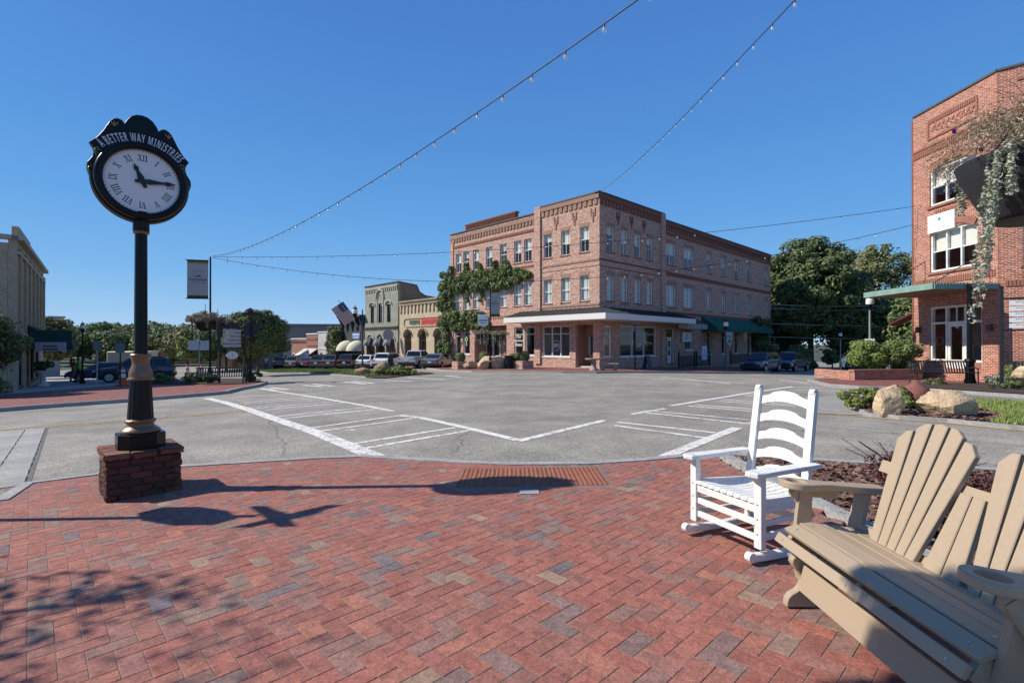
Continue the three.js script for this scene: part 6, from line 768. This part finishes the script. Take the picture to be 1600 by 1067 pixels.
function car(name, label, kind, col, x, D, turn, o = {}) {
  const c = CARS[kind], t = thing(name, label, o.cat ?? 'car', gy(x, D, o.up ?? 0), turn, o.group), hw = c.W / 2, paint2 = new THREE.MeshPhysicalMaterial({ roughness: .22, clearcoat: .7, clearcoatRoughness: .03, side: THREE.DoubleSide }); paint2.color.setRGB(...col);
  const ring = (z, f, b, top) => { const w = hw * f; return [[-w * .9, b, z], [-w, b + .14, z], [-w, (b + top) / 2 + .05, z], [-w * .97, top - .08, z], [-w * .88, top, z], [w * .88, top, z], [w * .97, top - .08, z], [w, (b + top) / 2 + .05, z], [w, b + .14, z], [w * .9, b, z]]; };
  part('body', loft(c.st.map(s => ring(...s))), paint2, t);
  const [r0, r1, f1, f0] = c.cab, yb = c.st[2][3] - .03, yt = c.H, wb = hw * .9, wt = hw * .72;
  const q = (z0, z1, w0, w1, y0, y1, k = 0) => loft([[[-w0, y0, z0], [w0, y0, z0], [w0, y0, z1], [-w0, y0, z1]], [[-w1, y1, z0 + k], [w1, y1, z0 + k], [w1, y1, z1 - k], [-w1, y1, z1 - k]]]);
  part('cabin', [loft([[[-wb, yb, r0], [wb, yb, r0], [wb, yb, f0], [-wb, yb, f0]], [[-wt, yt - .07, r1], [wt, yt - .07, r1], [wt, yt - .07, f1], [-wt, yt - .07, f1]], [[-wt * .85, yt, r1 + .15], [wt * .85, yt, r1 + .15], [wt * .85, yt, f1 - .2], [-wt * .85, yt, f1 - .2]]])], paint2, t);
  const lerp = (a, b, k) => a + (b - a) * k, Y = k => lerp(yb, yt - .07, k), e = .012;
  const quad = (p) => { const g = new THREE.BufferGeometry(); g.setAttribute('position', new THREE.Float32BufferAttribute([...p[0], ...p[1], ...p[2], ...p[0], ...p[2], ...p[3]], 3)); g.computeVertexNormals(); return g; };
  const zr = k => lerp(r0, r1, k) - e, zf = k => lerp(f0, f1, k) + e, wx = k => lerp(wb, wt, k);
  part('rear_window', quad([[-wx(.15) * .9, Y(.15), zr(.15)], [wx(.15) * .9, Y(.15), zr(.15)], [wx(.93) * .9, Y(.93), zr(.93)], [-wx(.93) * .9, Y(.93), zr(.93)]]), carGlass, t);
  part('windscreen', quad([[-wx(.08) * .92, Y(.08), zf(.08)], [wx(.08) * .92, Y(.08), zf(.08)], [wx(.95) * .92, Y(.95), zf(.95)], [-wx(.95) * .92, Y(.95), zf(.95)]]), carGlass, t);
  for (const s of [-1, 1]) { const n = kind === 'pickup' ? 2 : 3, z0 = k => lerp(lerp(r0, r1, k), lerp(f0, f1, k), .06), z1 = k => lerp(lerp(r0, r1, k), lerp(f0, f1, k), .94); for (let i = 0; i < n; i++) { const a = (i + .03) / n, b = (i + .95) / n, X = k => s * (wx(k) + e), Z = (k, f) => lerp(z0(k), z1(k), f); part('side_window', quad([[X(.12), Y(.12), Z(.12, a)], [X(.12), Y(.12), Z(.12, b)], [X(.9), Y(.9), Z(.9, b)], [X(.9), Y(.9), Z(.9, a)]]), carGlass, t); }
    const zb = c.st[0][0], za = c.st.at(-1)[0], tb = c.st[1][3]; part('tail_light', rbox(.34, .17, .12, .02, s * hw * .76, tb - .17, zb + .06), redLight, t); part('headlight', rbox(.36, .14, .2, .03, s * hw * .68, c.st.at(-1)[3] - .05, za - .1), lampLens, t);
    if (kind !== 'pickup' || 1) for (const z of [c.st[0][0] + c.L * .19, c.st.at(-1)[0] - c.L * .19]) { const w = sub('wheel', t, s * (hw - .1), c.wh, z, 0); part('tyre', cyl(c.wh, c.wh, .23, 20, 0, 0, 0, 0, 0, Math.PI / 2), tyreMat, w); part('rim', [cyl(c.wh * .66, c.wh * .66, .24, 16, s * .003, 0, 0, 0, 0, Math.PI / 2), ...[0, 1, 2, 3, 4].map(i => box(.02, c.wh * 1.2, .06, s * .125, 0, 0, i * .628))], rimMat, w); part('wheel_arch', new THREE.TorusGeometry(c.wh * 1.13, .05, 6, 16, Math.PI).rotateY(Math.PI / 2).translate(s * .075, .0, 0), trimDark, w); }
    part('mirror', rbox(.2, .13, .1, .03, s * (hw + .06), yb + .08, f0 - .35), paint2, t); }
  part('rear_bumper', rbox(c.W * .93, .26, .16, .05, 0, c.st[0][2] + .06, c.st[0][0] + .03), o.bumper ?? trimDark, t); part('front_bumper', rbox(c.W * .88, .24, .16, .05, 0, c.st.at(-1)[2] + .06, c.st.at(-1)[0] - .03), trimDark, t); part('grille', box(c.W * .5, .16, .03, 0, c.st.at(-1)[3] - .14, c.st.at(-1)[0] + .004), trimDark, t);
  part('plate', box(.34, .17, .015, 0, c.st[1][3] - .3, c.st[0][0] - .012), plateMat, t); part('underside', box(c.W * .86, .16, c.L * .86, 0, c.st[2][2] + .02, 0), trimDark, t);
  if (kind === 'pickup') part('load_bed', box(c.W * .78, .03, 1.6, 0, 1.203, -1.85), trimDark, t); if (kind === 'suv') part('roof_rail', [-1, 1].map(s => rod([s * wt * .85, yt + .02, r1 + .2], [s * wt * .85, yt + .02, f1 - .2], .02)), trimDark, t);
  return t;
}
{ const h = [.2, .98], tn = Math.atan2(h[0], -h[1]), P = (x, D, L) => [x + h[0] * L / 2, D + h[1] * L / 2], row = 'cars parked nose-in along the shops';
  const list = [['sedan', [.13, .15, .17], -7.64, 46.6, 'grey sedan parked nearest the ivy covered building', 'parked_sedan'], ['pickup', [.45, .46, .48], -10.29, 48.8, 'silver pickup truck parked between grey sedan and white crossover', 'parked_pickup', 'truck'], ['suv', [.72, .73, .74], -13.44, 51.3, 'white crossover parked beside the silver pickup', 'parked_crossover'], ['hatch', [.66, .68, .7], -15.86, 53.3, 'white hatchback half hidden by the median lamp post', 'parked_hatchback'], ['suv', [.008, .008, .01], -18.56, 55.5, 'black sport utility car next to the white hatchback', 'parked_suv'], ['suv', [.05, .055, .06], -21.08, 57.6, 'dark grey crossover next to the black sport utility car', 'parked_crossover'], ['suv', [.01, .012, .014], -23.23, 59.4, 'tall black sport utility car before the striped canopy shop', 'parked_suv'], ['sedan', [.12, .015, .018], -25.64, 61.3, 'dark red sedan in the row of parked cars', 'parked_sedan'], ['suv', [.06, .065, .07], -27.84, 63.1, 'charcoal sport utility car beyond the dark red sedan', 'parked_suv'], ['suv', [.02, .03, .026], -30.44, 65.3, 'dark green sport utility car at the far end of the row', 'parked_suv']];
  for (const [k, c, x, D, l, n, cat] of list) car(n, l, k, c, ...P(x, D, CARS[k].L), tn, { group: row, cat });
  car('parked_suv', 'dark blue sport utility car by the traffic cones on the shaded side street', 'suv', [.006, .013, .04], -26.6, 35.6, Math.atan2(-.86, .5), { up: .12 }); car('parked_sedan', 'blue sedan behind the dark blue sport utility car', 'sedan', [.02, .04, .11], -34.5, 42.5, Math.atan2(-.8, .6), { up: .1 });
  car('parked_suv', 'dark blue crossover parked under the end of the green awning', 'suv', [.02, .03, .09], 21.8, 44, Math.atan2(-.75, .66), {}); car('parked_pickup', 'dark blue pickup parked behind the crossover by the hedge', 'pickup', [.012, .018, .05], 26.3, 47.5, Math.atan2(-.72, .69), { cat: 'truck' }); car('approaching_sedan', 'dark sedan facing the square on the street beyond the hedges', 'sedan', [.02, .025, .04], 39.3, 58, Math.atan2(-.45, .9), {}); }
{ const t = thing('cream_van_box', 'cream coloured box trailer top behind the parked blue cars', 'trailer', gy(-33.5, 44.5)); part('box', rbox(2.2, 1.9, 3.2, .1, 0, 1.5, 0), std([.62, .53, .36], { roughness: .6 }), t); for (const s of [-1, 1]) part('wheel', cyl(.33, .33, .2, 16, s, .33, 0, 0, 0, Math.PI / 2), tyreMat, t); part('chassis', box(1.9, .15, 3, 0, .5, 0), trimDark, t); }
// ---------- people ----------
function sdf(bones, res, half, cy) { // smooth union of tapered capsules, meshed
  const mc = new MarchingCubes(res, std([1, 1, 1]), false, false, 60000); const hs = res / 2, v = V(0, 0, 0);
  for (let k = 0; k < res; k++) for (let j = 0; j < res; j++) for (let i = 0; i < res; i++) { v.set((i - hs) / hs * half, (j - hs) / hs * half + cy, (k - hs) / hs * half); let d = 9;
    for (const [a, b, ra, rb] of bones) { const abx = b[0] - a[0], aby = b[1] - a[1], abz = b[2] - a[2], apx = v.x - a[0], apy = v.y - a[1], apz = v.z - a[2], h = Math.max(0, Math.min(1, (apx * abx + apy * aby + apz * abz) / (abx * abx + aby * aby + abz * abz + 1e-9))), q = Math.hypot(apx - abx * h, apy - aby * h, apz - abz * h) - (ra + (rb - ra) * h), kk = .035, m = Math.max(kk - Math.abs(d - q), 0) / kk; d = Math.min(d, q) - m * m * kk * .25; }
    mc.field[i + j * res + k * res * res] = -d; }
  mc.isolation = 0; mc.update(); const n = mc.count, g = new THREE.BufferGeometry(); g.setAttribute('position', new THREE.BufferAttribute(mc.positionArray.slice(0, n * 3).map((x, i) => x * half + (i % 3 === 1 ? cy : 0)), 3)); g.computeVertexNormals(); return g; }
function person(label, pos, turn, shirt, trousers, hair) { // walking pose, arms slightly bent
  const t = thing('person', label, 'person', pos, turn), J = { hipL: [-.1, .92, 0], hipR: [.1, .92, 0], kneeL: [-.11, .5, .1], kneeR: [.11, .5, -.04], ankL: [-.11, .09, .13], ankR: [.11, .1, -.2], neck: [0, 1.46, 0], head: [0, 1.62, .02], shL: [-.19, 1.4, 0], shR: [.19, 1.4, 0], elL: [-.26, 1.12, -.08], elR: [.26, 1.12, .05], wrL: [-.24, .9, .04], wrR: [.24, .92, .16] };
  const legs = [[J.hipL, J.kneeL, .095, .065], [J.kneeL, J.ankL, .06, .042], [J.hipR, J.kneeR, .095, .065], [J.kneeR, J.ankR, .06, .042]], torso = [[[0, .95, 0], [0, 1.2, 0], .14, .14], [[0, 1.2, 0], [0, 1.36, 0], .14, .13], [J.shL, J.shR, .075, .075]], up = [[J.shL, J.elL, .06, .045], [J.shR, J.elR, .06, .045]];
  const fing = s => [0, 1, 2, 3].map(i => { const w = s < 0 ? J.wrL : J.wrR; return [[w[0], w[1] - .06, w[2] + .02 + i * .012], [w[0], w[1] - .14 - (i % 3 ? .02 : 0), w[2] + .03 + i * .016], .011, .009]; });
  part('body', sdf([...legs, ...torso, ...up, [J.neck, [0, 1.52, 0], .055, .055], [[0, 1.58, .0], [0, 1.68, .0], .085, .095], [[0, 1.57, .06], [0, 1.6, .09], .03, .02], [J.elL, J.wrL, .042, .03], [J.elR, J.wrR, .042, .03], [J.wrL, [J.wrL[0], J.wrL[1] - .08, J.wrL[2] + .03], .035, .03], [J.wrR, [J.wrR[0], J.wrR[1] - .08, J.wrR[2] + .03], .035, .03], ...fing(-1), ...fing(1), [J.ankL, [-.11, .05, .24], .04, .035], [J.ankR, [.11, .06, -.08], .04, .035]], 64, .98, .9), std([.42, .25, .17], { roughness: .7 }), t);
  const grow = (b, k) => b.map(([a, c, r, s]) => [a, c, r + k, s + k]); part('shirt', sdf(grow([...torso, ...up.map(([a, b, r, s]) => [a, [(a[0] * .35 + b[0] * .65), (a[1] * .35 + b[1] * .65), (a[2] * .35 + b[2] * .65)], r, s])], .018), 48, .98, .9), std(shirt, { roughness: .85 }), t); part('trousers', sdf(grow([...legs, [[-.06, .95, 0], [.06, .95, 0], .115, .115]], .014), 48, .98, .9), std(trousers, { roughness: .9 }), t);
  for (const [a, z] of [[-.11, .13], [.11, -.2]]) part('shoe', rbox(.1, .09, .27, .03, a, .05, z + .07), std([.03, .03, .04], { roughness: .7 }), t); part('hair', ball(.107, 0, 1.68, -.018, 1, .95, 1), std(hair, { roughness: .9 }), t); return t; }
person('person in a bright green vest walking on the shaded pavement', gy(-31.2, 36.2, .12), 2.6, [.12, .62, .05], [.06, .055, .05], [.06, .04, .03]); person('person in a dark red shirt walking beside the green vest', gy(-33.6, 38.6, .12), 2.4, [.2, .03, .03], [.22, .2, .17], [.05, .04, .03]); person('person in a pale shirt standing past the corner tree', gy(-31.5, 64.5), 2.9, [.55, .57, .68], [.12, .13, .17], [.2, .17, .14]);
// ---------- trees and climbing plants ----------
tree('broadleaf_tree', 'huge dense dark green tree behind the corner building', [39.8, 67], { h: 16.6, rx: 5.6, ry: 7.2, m: 260, r: 1.05, n: 70000, leaf: .2, tr: .4, cols: [...DARK, ...GREEN], fill: .5 }); tree('airy_tree', 'tall airy olive green tree behind the dense one', [54.5, 77], { h: 19.0, rx: 6.6, ry: 8, m: 150, r: .85, n: 30000, leaf: .22, tr: .35, cols: OLIVE, fill: .3, limbs: 26 });
tree('broadleaf_tree', 'light green tree filling the gap under the airy one', [47, 66], { h: 9.5, rx: 5.2, ry: 4.4, m: 60, r: 1.1, n: 20000, leaf: .24, cols: [...OLIVE, ...GREEN] }); tree('broadleaf_tree', 'dark tree behind the brown awning of the brick building', [47.5, 56], { h: 8.5, rx: 5, ry: 4, m: 60, r: 1.1, n: 18000, leaf: .24, cols: [...GREEN, ...DARK] });
tree('broadleaf_tree', 'shady tree behind the end of the corner building', [37, 74], { h: 8, rx: 5, ry: 3.8, m: 50, r: 1.1, n: 14000, leaf: .24, cols: DARK }); tree('broadleaf_tree', 'rounded tree far behind the chamfered brick building', [60, 70], { h: 11, rx: 6, ry: 5, m: 50, r: 1.3, n: 14000, leaf: .28, cols: OLIVE });
for (const [x, D, rx, ry, c, l] of [[33.5, 60, 1.9, 1.5, GREEN, 'round green shrub behind the parked pickup'], [31.8, 62, 1.1, 1.7, [[.3, .26, .18], [.22, .18, .1]], 'dry straw coloured shrub beside the corner building'], [37.5, 59, .9, 1.6, DARK, 'upright dark conifer shrub next to the far lamp post'], [35.8, 61, .7, 1.5, GREEN, 'narrow upright conifer shrub among the hedge plants'], [34.2, 57.5, .9, .6, AUTUMN, 'orange leaved low shrub at the street edge'], [42.5, 61, 3, 1.9, DARK, 'wide dark hedge behind the approaching sedan'], [30.2, 66, 1.8, 2.4, DARK, 'dark hedge against the end of the corner building'], [46, 55, 3.2, 2, DARK, 'wide dark hedge behind the lamp post with the notice']]) shrub('hedge_shrub', l, [x, D], rx, ry, rx, Math.round(2200 + rx * 900), .13, c);
tree('corner_tree', 'bushy olive green tree behind the black backed stop sign', [-21.2, 42], { h: 5.7, rx: 2.55, ry: 2.0, m: 110, r: .42, n: 20000, leaf: .1, tr: .14, cols: [...OLIVE, ...GREEN], cy: 3.5 });
tree('clipped_tree', 'dark clipped evergreen before the cream side building', [-23.75, 22.3], { h: 3.9, rx: 1.6, ry: 1.6, m: 70, r: .4, n: 18000, leaf: .07, tr: .12, cols: DARK, cy: 2.5 }); shrub('low_evergreen', 'low dark shrub at the foot of the clipped evergreen', [-22.2, 21.0], .9, .75, .8, 2600, .07, GREEN);
for (const [x, D, h, r, c, l] of [[-40, 62, 5.6, 3, [...AUTUMN, ...OLIVE], 'yellowing tree left of the clock post over the shaded pavement'], [-36, 58, 5.2, 2.4, [...OLIVE, ...LIME], 'light green tree behind the parked blue cars'], [-37.5, 66, 7.2, 3.6, GREEN, 'dark leafy tree right of the clock post'], [-45, 48, 6.2, 2.6, [...AUTUMN, ...OLIVE], 'brownish street tree behind the person in green'], [-31.5, 60, 5, 2.4, [...GREEN, ...LIME], 'green tree behind the tall banner pole']]) tree('street_tree', l, [x, D], { h, rx: r, ry: h * .38, m: 80, r: r * .2, n: 12000, leaf: .15, tr: .14, cols: c, group: undefined });
for (let i = 0; i < 15; i++) { const px = 70 + i * 20, D = [125, 150, 108, 138][i % 4], x = (px - 800) / 787 * D, h = [9.2, 10.4, 7.6, 8.8][i % 4] + rr(-.8, .8), r = rr(5, 7); tree('distant_tree', 'tree in the low wooded ridge beyond the side street', [x, D], { h, rx: r, ry: h * .42, m: 60, r: r * .2, n: 7000, leaf: .34, tr: .25, limbs: 3, cols: i % 3 ? GREEN : OLIVE }, 'distant ridge trees'); }
for (const [x, D, rx, l] of [[-19, 30.2, .7, 'low green shrub in the bed behind the bench'], [-17.2, 28.6, .6, 'low green plant beside the bench'], [-14.9, 28.9, .7, 'dark green plant at the foot of the corner stop sign'], [-21.3, 30.6, .8, 'trailing green plant beside the traffic cone']]) shrub('bed_plant', l, [x, D], rx, .32, rx * .8, 1300, .07, GREEN, { cat: 'plant', y: G(x, D) + .15 });
// ivy: leaves in thick pads that cling to the wall of the corner building
{ const W = (s, y, off) => [6.7 - .692 * s - .722 * off, y, -(38.5 + .722 * s - .692 * off)], blobs = [], put = (s, y, r, off = .12) => { const p = W(s, y, off); blobs.push([p[0], p[1], p[2], r, r * .8, r]); };
  for (let i = 0; i < 230; i++) { const s = rr(7.3, 19.3), e = Math.min(1, (s - 7) / 3), y = 7.55 + (rnd() - .5) * 1.7 * e; put(s, y, rr(.26, .44), rr(.05, .3) * e); } for (const s of [12.0, 13.9, 14.1, 16.0, 16.3, 18.7, 18.9, 11.9, 10.4]) for (let k = 0; k < 5; k++) put(s + rr(-.25, .25), 8.2 + k * .28 * (s > 15 ? 1 : .8), .26); for (const s of [13.9, 16, 18.6, 12]) for (let k = 0; k < 4; k++) put(s + rr(-.2, .2), 6.8 - k * .35, .24);
  for (let i = 0; i < 80; i++) put(rr(18.3, 20.6), rr(-.3, 7.6), rr(.28, .5), rr(.05, .35)); for (let i = 0; i < 60; i++) put(rr(12.6, 18.2), 3.9 + (rnd() - .5) * 1.7, rr(.28, .5), rr(.05, .4)); for (let i = 0; i < 16; i++) put(rr(18.6, 20.2), rr(7, 9), rr(.3, .5));
  const t = thing('climbing_ivy', 'thick green ivy spreading across the front of the corner brick building', 'ivy'); part('leaves', leafGeo(blobs, 44000, .11, [...GREEN, ...LIME, ...DARK], { mess: 1.6 }), leafMat, t); part('stem', [rod(W(19, -.4, .08), W(19.2, 7, .08), .05), rod(W(19.2, 7, .08), W(9, 7.6, .08), .035), rod(W(18.6, -.4, .08), W(15, 4, .08), .04)], barkMat, t);
  const R = (s, y, off) => [6.7 + .722 * s + .692 * off, y, -(38.5 + .692 * s - .722 * off)], b2 = []; for (let i = 0; i < 60; i++) { const p = R(rr(29.6, 33), rr(-1.2, 4.4), rr(.1, .7)); b2.push([p[0], p[1], p[2], .5, .5, .5]); } const t2 = thing('climbing_ivy', 'dark ivy column at the end of the green awning', 'ivy'); part('leaves', leafGeo(b2, 9000, .15, DARK, { mess: 1.6 }), leafMat, t2); part('stem', rod(R(31, -1.5, .1), R(31.3, 4, .1), .05), barkMat, t2);
  const b3 = []; for (let i = 0; i < 40; i++) { const p = W(rr(43.6, 46.6), rr(-2, 3.6), rr(.2, 1)); b3.push([p[0], p[1], p[2], .6, .6, .6]); } const t3 = thing('climbing_ivy', 'leafy vine between the white shop and the charcoal shop', 'ivy'); part('leaves', leafGeo(b3, 6000, .16, [...GREEN, ...OLIVE]), leafMat, t3); part('stem', rod(W(45, -3, .3), W(45.2, 3, .3), .06), barkMat, t3); }
renderer.render(scene, camera);
